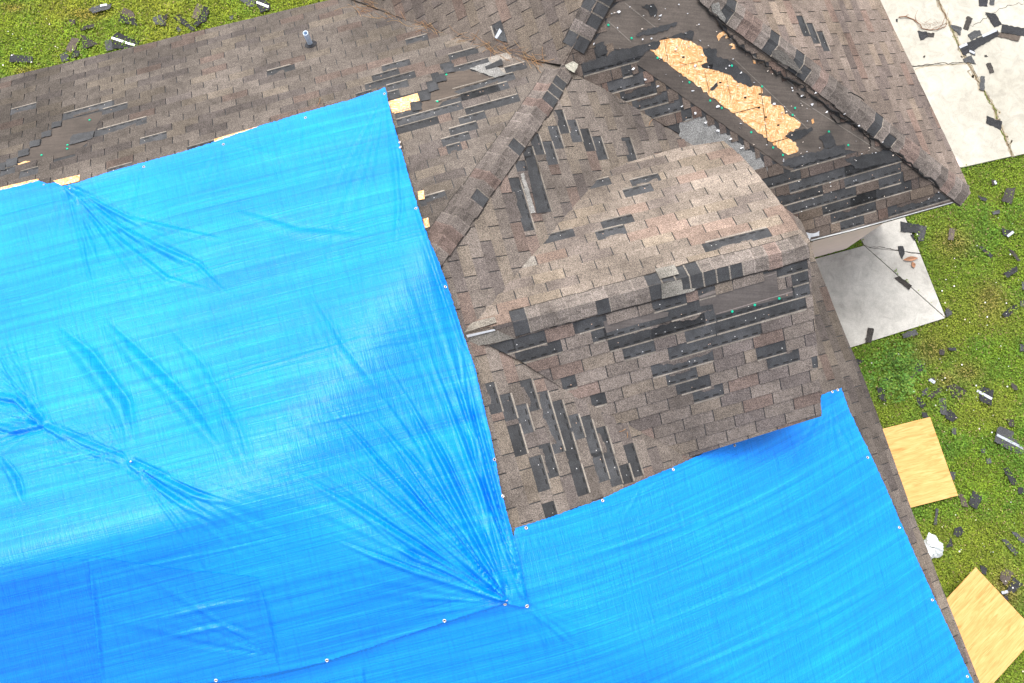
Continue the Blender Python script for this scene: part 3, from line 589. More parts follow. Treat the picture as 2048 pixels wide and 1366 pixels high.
# --- crumbs of torn shingle and foil lying on the roof: too small and many to count
m = MB()
def crumb(P, u, v, r, col, n=0.014):
    s, t = P.st(u, v); k = random.randint(4, 6); th = np.sort(RNG.uniform(0, 2 * np.pi, k)); rr = r * RNG.uniform(.6, 1.2, k)
    top = P.pt(s + rr * np.cos(th), t + rr * np.sin(th) * .7, n + RNG.uniform(.004, .012, k)); m.prism(top, P.pt(s + rr * np.cos(th), t + rr * np.sin(th) * .7, np.full(k, n - .002)), col)
WH = [(.8, .8, .82), (.7, .72, .76), (.75, .66, .58), (.6, .62, .66)]
cn = 0
while cn < 75:
    u, v = RNG.uniform(1180, 1820), RNG.uniform(-20, 345)
    if inside(FELT_C, np.array(u), np.array(v)): crumb(PL['C'], u, v, RNG.choice([.006, .008, .012]), random.choice(WH)); cn += 1
for u, v in zz(1024, 0, [(655, 350), (850, 95), (1130, 125), (1180, 120), (965, 550), (1060, 635), (1160, 690), (1350, 845), (1440, 720), (1365, 655), (1640, 850), (1540, 980), (1460, 905), (1640, 1045), (1745, 1110), (1825, 990), (1830, 1180), (1380, 260), (1490, 328), (1460, 525)]) + zz(1536, 0, [(375, 742), (345, 835), (460, 890), (600, 905), (715, 1005), (905, 1130), (45, 830), (265, 765), (185, 697)]):
    crumb(PL['C'], u, v, .02, random.choice(WH[:2]))
for _ in range(40):
    u, v = RNG.uniform(1590, 1900), RNG.uniform(290, 440)
    if inside(POLY['C'], np.array(u), np.array(v)): crumb(PL['C'], u, v, .007, random.choice(WH))
cr = m.build('roof_crumbs', M_CRUMB); cr['kind'] = 'stuff'; cr['label'] = 'pale crumbs and foil scraps strewn over the torn felt and shingles'; cr['category'] = 'debris'
# dark curled felt edge along the hip
m = MB()
edge = [(1385, -25), (1405, 12), (1430, 35), (1445, 58), (1463, 78), (1480, 92), (1502, 110), (1520, 120), (1545, 138), (1575, 158), (1600, 172), (1630, 196), (1655, 212), (1680, 232), (1705, 250), (1735, 268), (1770, 292), (1800, 312), (1830, 338), (1880, 372)]
path = []
for i, (u, v) in enumerate(dens(edge, 7, False)):
    path.append(PL['C'].hit(u + random.gauss(0, 2.4), v + random.gauss(0, 2.4)) + PL['C'].N * random.uniform(.012, .035))
m.tube(path, [random.uniform(.004, .02) for _ in path], 5, (0.018, 0.017, 0.017)); m.build('curled_felt_edge', M_DK, felt_c)
for q in ([(640, 740), (700, 750), (760, 800)], [(500, 930), (560, 990), (650, 960), (700, 1010)], [(690, 950), (740, 1000), (800, 1060), (850, 1080)], [(760, 1080), (810, 1110), (815, 1160)], [(220, 740), (260, 770), (300, 775)], [(440, 700), (480, 760), (540, 870)]):
    mm = MB(); pth = [PL['C'].hit(u + random.gauss(0, 1), v + random.gauss(0, 1)) + PL['C'].N * .012 for u, v in dens(zz(1536, 0, q), 4, False)]
    mm.tube(pth, .006, 5, (0.012, 0.012, 0.012)); mm.build('felt_tear', M_DK, felt_c)

# ------------------------------------------------------------------ TARPS
ROOF = [PL['A'], PL['R'], PL['S']]
def roof_dist(u, v, k=13.0):
    s = np.sort(np.stack([p.dist(u, v) for p in ROOF]), 0); mx, gap = s[-1], s[-1] - s[-2]       # the sheet rounds off over hips and ridge
    return mx + np.log(np.exp(k * (s - mx)).sum(0)) / k - math.log(2.1) / k * np.exp(-(gap / 0.42) ** 2)
def seg_d(U, V, a, b):
    ax, ay = a; bx, by = b; dx, dy = bx - ax, by - ay; L = dx * dx + dy * dy
    t = np.clip(((U - ax) * dx + (V - ay) * dy) / L, 0, 1); return np.hypot(U - ax - t * dx, V - ay - t * dy), t
def vnoise(U, V, sx, sy, seed):
    r = np.random.default_rng(seed); g = r.standard_normal((64, 64)); x = U / sx; y = V / sy
    xi, yi = np.floor(x).astype(int), np.floor(y).astype(int); fx, fy = x - xi, y - yi; fx = fx ** 3 * (fx * (fx * 6 - 15) + 10); fy = fy ** 3 * (fy * (fy * 6 - 15) + 10)
    G = lambda i, j: g[i % 64, j % 64]
    return (G(xi, yi) * (1 - fx) + G(xi + 1, yi) * fx) * (1 - fy) + (G(xi, yi + 1) * (1 - fx) + G(xi + 1, yi + 1) * fx) * fy
def tarp_heights(U, V, fans, folds, crows, seed):
    h = np.zeros_like(U)
    for (x, y, a0, spread, n, Rr, amp) in fans:
        dx, dy = U - x, V - y; r = np.hypot(dx, dy) + 1e-6; th = np.degrees(np.arctan2(dy, dx)); d = (th - a0 + 180) % 360 - 180
        win = np.exp(-(d / spread) ** 4); ph = d / 57.3 * n; rs = np.random.default_rng(int(x * 7 + y + n)); p1, p2, p3 = rs.uniform(0, 6, 3)
        sh = lambda a: 1 - 1.9 * np.sqrt(np.abs(np.sin(a * .5)) + .02)
        wv = sh(ph + p1) + 0.8 * sh(1.63 * ph + p2 + r / 160) + 0.6 * np.cos(2.41 * ph + p3 - r / 210)
        h += 1.35 * amp * win * np.minimum(r / 45, 1) * np.exp(-(r / Rr) ** 1.5) * wv
    for pts, wd, hg in folds:
        wd, hg = wd * .75, hg * 1.5
        best = np.full_like(U, 1e9); sg = np.zeros_like(U); prog = np.zeros_like(U); n = len(pts) - 1
        for i in range(n):
            d, t = seg_d(U, V, pts[i], pts[i + 1]); mk = d < best; best = np.where(mk, d, best); prog = np.where(mk, (i + t) / n, prog)
            cr_ = (pts[i + 1][0] - pts[i][0]) * (V - pts[i][1]) - (pts[i + 1][1] - pts[i][1]) * (U - pts[i][0]); sg = np.where(mk, np.sign(cr_), sg)
        pin = lambda q_: any(math.hypot(q_[0] - a_, q_[1] - b_) < 16 for a_, b_ in ((140, 380), (262, 924), (97, 850), (1013, 1200), (1056, 1208)))
        ra = prog * 14 + .25 if pin(pts[0]) else prog * 2.6; rb = (1 - prog) * 14 + .25 if pin(pts[-1]) else (1 - prog) * 2.6
        tp = np.clip(np.minimum(ra, rb), 0, 1); tp = tp * tp * (3 - 2 * tp); ww = wd * (0.5 + 0.5 * tp); q = best * sg
        h += hg * tp * (0.9 * np.exp(-(q / ww) ** 2) - 0.95 * np.exp(-np.abs((q + 1.25 * ww) / (.55 * ww)) ** 1.3) - 0.25 * np.exp(-((q - 1.6 * ww) / (1.2 * ww)) ** 2))
    for (x, y, rx, ry, ang, hg) in crows:
        c, s = math.cos(math.radians(ang)), math.sin(math.radians(ang)); a, b = (U - x) * c + (V - y) * s, -(U - x) * s + (V - y) * c
        h += hg * np.exp(-(a / rx) ** 2 - (b / ry) ** 2)
    c1 = U * .25 + V
    h += 0.0030 * vnoise(U - .25 * V, c1, 260, 30, seed + 1) + 0.010 * vnoise(U + .3 * V, V - .3 * U, 190, 170, seed + 2) + 0.0012 * vnoise(U + .2 * V, V - .4 * U, 90, 60, seed + 4)
    return h
def build_tarp(poly, base_off, fans, folds, crows, curv, seed, parent, name='sheet', step=3.2, hem=(), dbl=0.0):
    bp = dens(poly, step); P = np.array(bp)
    # boundaries flutter a little
    P = P + RNG.normal(0, 0.5, P.shape)
    u0, v0 = P.min(0); u1, v1 = P.max(0); gu, gv = np.meshgrid(np.arange(u0, u1, step), np.arange(v0, v1, step)); gu = gu + (np.arange(gv.shape[0]) % 2)[:, None] * step / 2
    gu, gv = gu.ravel(), gv.ravel(); mk = inside([tuple(p) for p in P], gu, gv)
    gu, gv = gu[mk], gv[mk]; dd = np.full(gu.shape, 1e9)
    for i in range(len(P)): dd = np.minimum(dd, np.hypot(gu - P[i, 0], gv - P[i, 1]))
    mk = dd > step * 0.6; gu, gv, dd = gu[mk], gv[mk], dd[mk]
    U = np.concatenate([P[:, 0], gu]); V = np.concatenate([P[:, 1], gv]); D = np.concatenate([np.zeros(len(P)), dd])
    n = len(P); res = delaunay_2d_cdt([Vector((a, b)) for a, b in zip(U, V)], [(i, (i + 1) % n) for i in range(n)], [], 1, 1e-5)
    tri = [tuple(f) for f in res[2]]; vv = np.array([(p.x, p.y) for p in res[0]])
    if len(vv) != len(U):
        U, V = vv[:, 0], vv[:, 1]; D = np.full(len(U), 1e9)
        for i in range(len(P)): D = np.minimum(D, np.hypot(U - P[i, 0], V - P[i, 1]))
    h = tarp_heights(U, V, fans, folds, crows, seed)
    h = base_off + np.maximum(h, 0.015 - base_off) * (1.0 if dbl else (0.35 + 0.65 * np.clip(D / 12, 0, 1)))
    for pts, wd, hg in hem:
        best = np.full_like(U, 1e9)
        for a, b in zip(pts, pts[1:]): best = np.minimum(best, seg_d(U, V, a, b)[0])
        h += hg * (1 / (1 + np.exp((best - wd) / 0.8)))
    s = roof_dist(U, V); X = np.array([0, 0, HC]) + ray(U, V) * s[:, None]; X[:, 2] += h
    off = parent_world(parent); me = bpy.data.meshes.new(name); me.from_pydata((X - off).tolist(), [], tri); me.materials.append(M_TARP)
    ac = V + .25 * U + curv * np.maximum(U - 1050, 0) ** 2
    a = me.attributes.new('st', 'FLOAT_VECTOR', 'POINT'); a.data.foreach_set('vector', np.stack([(U - .25 * V) / 200, ac / 200, U * 0 + dbl], 1).ravel())
    me.polygons.foreach_set('use_smooth', [True] * len(tri)); me.update()
    o = bpy.data.objects.new(name, me); C.objects.link(o); o.parent = parent
    return o, (U, V, X)
def grommet(parent, sheet, u, v, r=0.017):
    U, V, X = sheet; i = np.argsort(np.hypot(U - u, V - v))[:6]; c = X[i].mean(0)
    q = X[i] - c; nn = np.linalg.svd(q)[2][2]; nn = nn * np.sign(nn[2]); rr = ray(u, v); c = np.array([0, 0, HC]) + rr * ((c - [0, 0, HC]) @ nn / (rr @ nn))
    a = np.cross(nn, [1, 0, 0]); a /= np.linalg.norm(a); b = np.cross(nn, a); m = MB(); th = np.linspace(0, 2 * np.pi, 15)[:-1]
    ro = [c + nn * .004 + r * (math.cos(t) * a + math.sin(t) * b) for t in th]; rm = [c + nn * .009 + r * .75 * (math.cos(t) * a + math.sin(t) * b) for t in th]; ri = [c + nn * .004 + r * .45 * (math.cos(t) * a + math.sin(t) * b) for t in th]
    for x in range(14):
        y = (x + 1) % 14; m.poly([ro[x], ro[y], rm[y], rm[x]], (1, 1, 1), 0); m.poly([rm[x], rm[y], ri[y], ri[x]], (1, 1, 1), 0)
    m.poly([p + nn * .0005 for p in ri], (1, 1, 1), 1)
    m.build('grommet', [M_GROM, M_BLACK], parent, smooth=False)

T2 = [(1030, 1056), (1052, 1049), (1100, 1034), (1205, 997), (1240, 980), (1290, 957), (1345, 935), (1380, 918), (1480, 875), (1622, 824), (1640, 795), (1642, 790), (1660, 783), (1680, 777), (1700, 830), (1740, 912), (1770, 978), (1802, 1052), (1868, 1200), (1945, 1366), (2050, 1600), (900, 1640), (-260, 1640), (-260, 1350), (400, 1290), (900, 1190), (1015, 1140)]
t2 = thing('tarp', 'lower blue tarp wrapped around the right eave slope, under the bigger tarp', 'tarp', tuple(PL['R'].hit(1600, 1150)), 'blue tarps over the damaged roof')
folds2 = [([(1055, 1215), (1100, 1250), (1160, 1300)], 7, .010), ([(1050, 1215), (1080, 1265), (1110, 1320)], 6, .008), ([(1020, 1150), (1300, 1075), (1500, 1010), (1700, 900)], 9, .008), ([(1060, 1230), (1400, 1130), (1650, 1030), (1800, 940)], 8, .006), ([(720, 1300), (728, 1366), (735, 1420)], 6, .012),
          ([(1642, 800), (1690, 880), (1720, 960)], 6, .006), ([(1200, 1280), (1500, 1180), (1780, 1050)], 9, .007), ([(1300, 1366), (1600, 1250), (1850, 1130)], 9, .007), ([(1100, 1090), (1300, 1030), (1450, 970)], 6, .005)]
fans2 = [(1052, 1050, 60, 60, 12, 110, .002), (1660, 785, 100, 50, 14, 130, .004), (1345, 937, 90, 70, 14, 90, .004), (1290, 957, 110, 60, 14, 70, .004), (1058, 1210, 30, 40, 14, 160, .003)]
sh2, d2 = build_tarp(T2, 0.030, fans2, folds2, [], 0.00028, 31, t2, hem=[([(1680, 777), (1740, 912), (1802, 1052), (1868, 1200), (1945, 1366), (2050, 1600)], 4.5, .006), ([(1030, 1056), (1205, 997), (1345, 935)], 4, .004)])
for u, v in ((1667, 781), (1678, 777), (1738, 912), (1801, 1052), (1867, 1197), (1937, 1350), (1052, 1053), (1205, 998), (1346, 936), (1469, 888)): grommet(t2, d2, u + (-3 if u > 1600 else 0), v + 3, 0.016)
T1 = [(-260, 440), (0, 388), (50, 376), (85, 366), (104, 373), (118, 370), (134, 377), (165, 370), (215, 352), (290, 331), (370, 310), (450, 284), (530, 256), (610, 232), (700, 207), (773, 182), (785, 240), (803, 300), (820, 360), (838, 420), (858, 480), (880, 530), (905, 600), (925, 665), (950, 735), (965, 800), (985, 885), (1003, 985), (1022, 1055), (1040, 1120), (1058, 1212), (1036, 1210), (1012, 1203), (950, 1222), (890, 1241), (760, 1285), (655, 1319), (540, 1345), (430, 1360), (300, 1380), (0, 1410), (-260, 1440)]
t1 = thing('tarp', 'large blue tarp nailed over the main ridge, fanned creases to its right corner', 'tarp', tuple(np.array([0, 0, HC]) + ray(480, 800) * float(roof_dist(np.array(480.), np.array(800.)))), 'blue tarps over the damaged roof')
fans1 = [(140, 376, 42, 20, 34, 260, .010), (140, 376, 80, 40, 14, 90, .004), (262, 922, 205, 30, 42, 120, .008), (262, 922, 38, 26, 34, 190, .012), (262, 922, 250, 22, 16, 140, .006), (97, 850, 235, 30, 36, 130, .010), (97, 850, 45, 40, 34, 120, .007), (97, 850, 175, 28, 24, 110, .012),
         (1014, 1203, 226, 22, 46, 420, .011), (1014, 1203, 185, 25, 26, 200, .006), (1056, 1208, 254, 9, 70, 520, .012), (772, 184, 105, 22, 26, 240, .005), (0, 690, 50, 40, 14, 100, .006), (560, 1310, 200, 18, 24, 260, .008), (450, 284, 70, 60, 10, 120, .003), (290, 331, 70, 60, 10, 100, .003), (610, 232, 80, 60, 10, 120, .003)]
folds1 = [([(640, 785), (760, 930), (890, 1070), (1012, 1200)], 9, .030), ([(720, 800), (830, 930), (940, 1080), (1014, 1198)], 9, .026), ([(800, 760), (890, 930), (970, 1090), (1016, 1195)], 8, .024), ([(850, 680), (920, 870), (985, 1040), (1050, 1205)], 8, .030), ([(880, 700), (945, 880), (1000, 1040), (1054, 1205)], 6, .024),
          ([(560, 930), (700, 1010), (860, 1110), (1008, 1202)], 10, .022), ([(690, 1000), (850, 1130), (1005, 1200)], 7, .014), ([(1016, 1160), (1014, 1200)], 5, .012), ([(780, 215), (812, 320), (842, 430), (870, 520)], 7, .022), ([(800, 330), (850, 470), (900, 600), (935, 720)], 7, .020),
          ([(140, 380), (230, 450), (320, 500), (400, 535), (470, 602)], 9, .030), ([(142, 382), (240, 480), (340, 560), (450, 590)], 8, .018), ([(145, 382), (260, 440), (380, 470), (480, 490)], 8, .016), ([(140, 382), (200, 470), (260, 560)], 7, .012),
          ([(100, 640), (180, 720), (245, 810), (272, 900)], 20, .034), ([(190, 620), (280, 720), (370, 810), (480, 940)], 20, .030), ([(320, 640), (400, 740), (470, 860), (520, 1000)], 18, .016), ([(262, 924), (320, 952), (390, 990), (480, 1012)], 9, .030), ([(262, 926), (320, 975), (390, 1020), (440, 1045)], 8, .022), ([(97, 852), (160, 880), (255, 920)], 9, .024), ([(100, 853), (170, 900), (250, 925)], 6, .016),
          ([(97, 850), (50, 780), (0, 700)], 10, .024), ([(90, 846), (40, 800), (-20, 790)], 9, .030), ([(97, 850), (40, 862), (-20, 850)], 9, .024), ([(0, 900), (40, 960), (60, 1020)], 10, .020), ([(190, 1105), (205, 1240), (222, 1420)], 5, .014), ([(525, 1150), (545, 1250), (565, 1330)], 8, .012),
          ([(100, 610), (300, 560), (500, 520)], 4, .003), ([(330, 800), (520, 740), (720, 680), (900, 640)], 4, .005), ([(380, 905), (620, 850), (860, 800)], 4, .004), ([(60, 1180), (300, 1130), (520, 1085), (760, 1030)], 4, .004), ([(300, 1240), (430, 1210), (560, 1190)], 8, .010), ([(330, 1270), (450, 1250), (550, 1280)], 8, .010),
          ([(600, 560), (680, 700), (800, 850)], 14, .012), ([(450, 420), (600, 470), (760, 480)], 12, .010), ([(835, 420), (880, 560), (925, 690), (954, 750)], 5, .022), ([(920, 690), (958, 850), (1000, 1000), (1035, 1130), (1057, 1208)], 6, .034), ([(895, 690), (945, 850), (990, 1010), (1040, 1165)], 6, .030), ([(770, 190), (790, 300), (800, 420), (790, 520)], 8, .012),
          ([(-50, 620), (250, 590), (500, 525), (760, 480)], 3, .003), ([(340, 800), (600, 730), (780, 690), (930, 670)], 3, .004), ([(60, 1000), (400, 940), (700, 860)], 3, .002), ([(-40, 480), (260, 440), (600, 350)], 3, .002), ([(0, 760), (60, 800), (95, 848)], 7, .02), ([(0, 730), (50, 790), (96, 848)], 5, .016), ([(20, 840), (60, 845), (95, 851)], 6, .02)]
_r = random.Random(5)
for k_ in range(15):                                                       # the dense fan drawn into the corner nail
    an = math.radians(196 + k_ * 4.3 + _r.uniform(-1.5, 1.5)); ln = _r.uniform(230, 430) + k_ * 14; bd = _r.uniform(-.10, .10)
    folds1.append(([(1013 + ln * q_ * math.cos(an + bd * q_), 1200 + ln * q_ * math.sin(an + bd * q_)) for q_ in (1, .75, .5, .25, 0)], _r.uniform(4.5, 7.5), _r.uniform(.012, .024)))
for k_ in range(7):
    an = math.radians(28 + k_ * 8 + _r.uniform(-2, 2)); ln = _r.uniform(110, 260); folds1.append(([(140 + ln * q_ * math.cos(an), 378 + ln * q_ * math.sin(an)) for q_ in (0, .33, .66, 1)], _r.uniform(4, 7), _r.uniform(.008, .018)))
sh1, d1 = build_tarp(T1, 0.080, fans1, folds1, [(300, 750, 60, 160, -35, .02), (60, 700, 50, 90, -30, .03), (470, 900, 110, 80, 0, .02)], 0.0, 11, t1, step=2.8, hem=[([(773, 182), (803, 300), (838, 420), (880, 530), (925, 665), (950, 735), (985, 885), (1022, 1055), (1058, 1212)], 7, .008), ([(-260, 1440), (300, 1380), (655, 1319), (890, 1241), (1012, 1203)], 5, .006), ([(0, 388), (134, 377), (290, 331), (450, 284), (610, 232), (773, 182)], 4, .004)])
build_tarp([(-250, 1146), (0, 1128), (190, 1111), (360, 1136), (522, 1152), (548, 1240), (560, 1322), (430, 1350), (300, 1368), (-250, 1428)], 0.0832, fans1, folds1, [], 0.0, 11, t1, 'doubled_layer', 4.0, (), 0.35)
build_tarp([(-250, 1152), (0, 1134), (186, 1117), (200, 1240), (214, 1372), (-250, 1424)], 0.0862, fans1, folds1, [], 0.0, 11, t1, 'doubled_layer', 4.0, (), 0.7)
for u, v in ((769, 186), (611, 234), (447, 287), (288, 332), (802, 283), (803, 293), (834, 415), (892, 572), (991, 917), (1007, 990), (1056, 1210), (1012, 1206), (891, 1239), (654, 1318), (432, 1358)): grommet(t1, d1, u - (2 if u > 780 else 0), v + 2, 0.016)
for u, v in ((97, 850), (262, 924), (140, 378), (88, 370), (1013, 1200)): grommet(t1, d1, u, v, 0.010)

# ------------------------------------------------------------------ THE GROUND
def ground_obj(name, polys, z, mat, thick=0.0):
    m = MB()
    for q in polys:
        p = [at_z(u, v, z) for u, v in q]
        if thick: m.prism(p, [x - np.array([0, 0, thick]) for x in p])
        else: m.poly(p)
    return struct(m.build(name, mat))
m = MB(); m.poly([(-400, -400, 0), (400, -400, 0), (400, 400, 0), (-400, 400, 0)]); struct(m.build('ground', M_GROUND))
DRV = [[(1560, -260), (1860, -260), (1874, 0), (1916, 84), (1560, 122)], [(1863, -260), (2400, -420), (2400, 20), (1920, 92), (1877, 0)], [(1560, 125), (1917, 88), (1985, 212), (2024, 310), (1912, 337), (1700, 390)], [(1920, 95), (2400, 23), (2400, 225), (2027, 309), (1988, 211)]]
DRV = [[(1560, -300), (1845, -300), (1874, -2), (1934, 126), (1825, 132), (1560, 142)], [(1848, -300), (2420, -420), (2420, 222), (2028, 312), (1989, 212), (1938, 122), (1877, -2)], [(1560, 144), (1825, 134), (1935, 128), (1985, 212), (2024, 312), (1912, 337), (1700, 392)]]
drive = ground_obj('driveway', DRV, 0.055, M_DRIVE, 0.10)
def crack(parent, pts, z, w_, mat, name='crack', jit=1.0):
    m = MB(); q = [(u + random.gauss(0, jit), v + random.gauss(0, jit)) for u, v in dens(pts, 5, False)]
    P = [at_z(u, v, z) for u, v in q]
    for a, b in zip(P, P[1:]):
        d = b - a; d /= np.linalg.norm(d) + 1e-9; n = np.array([-d[1], d[0], 0]) * w_ * random.uniform(.5, 1.2); m.poly([a - n, b - n, b + n, a + n])
    return m.build(name, mat, parent)
M_JOINT = mat_plain('joint_dirt', (0.16, 0.125, 0.08), 0.95, 0.1, 0, 0.5, 30); M_CRACK = mat_plain('crack_dirt', (0.05, 0.045, 0.04), 0.95, 0.1)
crack(drive, [(1874, -3), (1934, 124), (1986, 212), (2025, 311)], 0.0565, .014, M_JOINT, 'expansion_joint', .8)
M_STAIN = mat_plain('concrete_stain', (0.33, 0.29, 0.22), 0.95, 0.1, 0, 0.35, 6); M_MOSS = mat_plain('joint_moss', (0.10, 0.12, 0.03), 0.95, 0.1, 0, 0.5, 30)
for w_, j_ in ((.022, 1.6), (.016, 3.0), (.012, 4.5)): crack(drive, [(1874, -3), (1934, 124), (1986, 212), (2025, 311)], 0.0555 + w_ * .02, w_, M_STAIN, 'joint_stain', j_)
crack(drive, [(1966, 178), (1986, 212), (1996, 236)], 0.0570, .010, M_MOSS, 'joint_moss', 2.2); crack(drive, [(2004, 262), (2012, 282)], 0.0570, .010, M_MOSS, 'joint_moss', 1.5); crack(drive, [(1900, 52), (1925, 105)], 0.0570, .006, M_MOSS, 'joint_moss', 2.5)
crack(drive, [(1830, 136), (1880, 131), (1930, 128)], 0.0558, .010, M_STAIN, 'joint_stain', 1.6)
crack(drive, [(1825, 133), (1870, 127), (1934, 125)], 0.0566, .006, M_CRACK); crack(drive, [(1938, 53), (1962, 42), (1985, 27), (2010, 12), (2048, 6)], 0.0566, .004, M_CRACK, jit=2)
WALKS = [[(1600, 525), (1633, 517), (1728, 491.5), (1890, 636), (1704, 694), (1640, 712)], [(1729.6, 491), (1740, 496), (1840, 507), (1891, 634.4)], [(1728.5, 489.5), (1720, 474), (1760, 430), (1800, 400), (1808, 430), (1840, 506), (1741, 495)]]
walk = ground_obj('walkway', WALKS, 0.05, M_WALK, 0.10)
crack(walk, [(1738, 495), (1760, 493), (1790, 500), (1812, 504), (1841, 508)], 0.0512, .005, M_CRACK)

# grass: dense blades, nobody could count them
BARE = [(1907, 487, 34, 26), (1978, 600, 26, 34), (1930, 745, 30, 20), (28, 17, 25, 8), (55, 145, 22, 8), (175, 30, 40, 12), (1860, 700, 30, 25), (2010, 1180, 30, 40), (1890, 760, 22, 16)]
def scatter(n, boxes):
    out = []
    tot = sum((b[2] - b[0]) * (b[3] - b[1]) for b in boxes)
    for b in boxes:
        k = int(n * (b[2] - b[0]) * (b[3] - b[1]) / tot); out.append(np.stack([RNG.uniform(b[0], b[2], k), RNG.uniform(b[1], b[3], k)], 1))
    return np.concatenate(out)
boxes = [(-120, -130, 720, 190), (1610, 300, 2190, 1460), (1690, 470, 1735, 510)]
P = scatter(330000, boxes); u, v = P[:, 0], P[:, 1]
keep = np.ones(len(u), bool)
keep &= ~((u < 800) & (v > 190 - .24 * u))
for q in DRV + WALKS: keep &= ~inside(q, u, v)
el = np.interp(v, [470, 622, 790, 1140, 1366, 1660], [1610, 1700, 1760, 1890, 1962, 2075]); keep &= ~((u > 900) & (u < el - 40) & (v > 512))
keep &= ~((u > 900) & (v < 470) & (u < 1640))
u, v = u[keep], v[keep]; G0 = at_z(u, v, 0.0); n = len(u)
bare = np.zeros(n)
for (x, y, rx, ry) in BARE: bare = np.maximum(bare, np.exp(-(((u - x) / rx) ** 2 + ((v - y) / ry) ** 2)))
lush = vnoise(u, v, 70, 60, 5) + 0.7 * vnoise(u, v, 24, 22, 6); dry = vnoise(u, v, 110, 90, 8)
kk = RNG.uniform(0, 1, n) > bare * .55; u, v, G0, bare, lush, dry = u[kk], v[kk], G0[kk], bare[kk], lush[kk], dry[kk]; n = len(u)
th = RNG.uniform(0, 2 * np.pi, n); broad = RNG.uniform(0, 1, n) < .30
L = RNG.uniform(.028, .075, n) * (1 + .25 * np.clip(lush, -1, 2)); L[broad] *= .42; Wd = np.where(broad, RNG.uniform(.010, .018, n), RNG.uniform(.003, .0058, n)); up = RNG.uniform(.25, .85, n)
d = np.stack([np.cos(th), np.sin(th), 0 * th], 1); s = np.stack([-np.sin(th), np.cos(th), 0 * th], 1); zb = np.where(broad, RNG.uniform(.01, .05, n), 0.0) * (1 + .3 * np.clip(lush, 0, 2))
base = G0 + np.array([0, 0, 1.]) * zb[:, None]
mid = base + d * (L * .5)[:, None] * .75 + np.array([0, 0, 1.]) * (L * up * .5)[:, None]; tip = base + d * L[:, None] + np.array([0, 0, 1.]) * (L * up * .62)[:, None]
Vt = np.stack([base - s * Wd[:, None] * .5, base + s * Wd[:, None] * .5, mid + s * Wd[:, None] * .5, mid - s * Wd[:, None] * .5, tip], 1).reshape(-1, 3)
ii = np.arange(n) * 5; Fq = np.stack([ii, ii + 1, ii + 2, ii + 3], 1); Ft = np.stack([ii + 3, ii + 2, ii + 4], 1)
mixf = np.clip(.5 + .35 * lush + RNG.normal(0, .22, n), 0, 1)[:, None]; dr = np.clip(.28 + .35 * dry + RNG.normal(0, .2, n), 0, 1)[:, None]
cg = np.array([.130, .185, .016]) * (1 - mixf) + np.array([.065, .135, .016]) * mixf
cg = cg * (1 - dr * .6) + np.array([.190, .190, .028]) * dr * .6; cg = cg * (1 - bare[:, None] * .7) + np.array([.22, .15, .06]) * bare[:, None] * .7
cg *= RNG.uniform(.75, 1.5, n)[:, None] * np.array([1.45, 1.38, 1.1])
left = (u < 800)[:, None]; cg = np.where(left, cg * np.array([1.12, 1.12, .7]), cg * np.array([.86, .98, .95]))
dead = RNG.uniform(0, 1, n) < .05; cg[dead] = np.array([.26, .20, .09]) * RNG.uniform(.7, 1.2, (dead.sum(), 1))
me = bpy.data.meshes.new('grass'); me.from_pydata(Vt.tolist(), [], Fq.tolist() + Ft.tolist()); me.materials.append(M_BLADE)
a = me.attributes.new('tint', 'FLOAT_COLOR', 'FACE'); cc = np.concatenate([cg, np.ones((n, 1))], 1); a.data.foreach_set('color', np.concatenate([cc, cc]).ravel())
me.update(); g = bpy.data.objects.new('grass', me); C.objects.link(g); g['kind'] = 'stuff'; g['label'] = 'short weedy green lawn around the house'; g['category'] = 'grass'
# white flecks in the lawn
m = MB()
for uu, vv in scatter(260, [(1700, 430, 2048, 1366), (1840, 560, 1905, 640), (0, 0, 160, 160)]):
    if any(inside(q, np.array(uu), np.array(vv)) for q in DRV + WALKS) or (uu > 900 and uu < np.interp(vv, [470, 622, 790, 1140, 1366, 1660], [1640, 1700, 1760, 1890, 1962, 2075])) or (uu < 300 and vv > 150 - .24 * uu): continue
    p = at_z(uu, vv, .055); r = random.choice([.004, .005, .006, .008, .012]); k = 5; t0 = random.uniform(0, 6)
    m.poly([p + np.array([r * math.cos(t0 + 6.283 * i / k), r * math.sin(t0 + 6.283 * i / k), random.uniform(-.004, .004)]) for i in range(k)], random.choice([(.75, .75, .72), (.7, .6, .5), (.8, .78, .8)]))
fl = m.build('lawn_flecks', M_CRUMB); fl['kind'] = 'stuff'; fl['label'] = 'white petals and paper flecks sprinkled over the lawn'; fl['category'] = 'debris'

# bushy weed by the walkway
wc = at_z(1792, 742, 0); wd = thing('weed_bush', 'leafy bright green weed clump beside the eave below the walkway', 'weed', tuple(wc)); m = MB(); ms = MB()
CL = [(random.gauss(0, .19), random.gauss(0, .19), random.uniform(.08, .19), random.uniform(.05, .15)) for _ in range(22)]
for _ in range(1250):
    cx_, cy_, cr_, ch_ = random.choice(CL); a_, r = random.uniform(0, 6.283), math.sqrt(random.random()); x, y = cx_ + cr_ * r * math.cos(a_), cy_ + cr_ * r * math.sin(a_); z = .02 + ch_ * (1 - .6 * r * r) * random.uniform(.3, 1); t = random.uniform(0, 6.283); l = random.uniform(.018, .046); tl = random.uniform(-.6, .6)
    p = wc + np.array([x, y, z]); dx = np.array([math.cos(t), math.sin(t), tl]); sx = np.array([-math.sin(t), math.cos(t), random.uniform(-.4, .4)])
    cl = np.array(random.choice([(.10, .24, .03), (.14, .28, .04), (.08, .19, .03), (.19, .30, .045)])) * random.uniform(.75, 1.25)
    m.poly([p - dx * l * .5, p + sx * l * .30, p + dx * l * .6, p - sx * l * .30], tuple(cl))
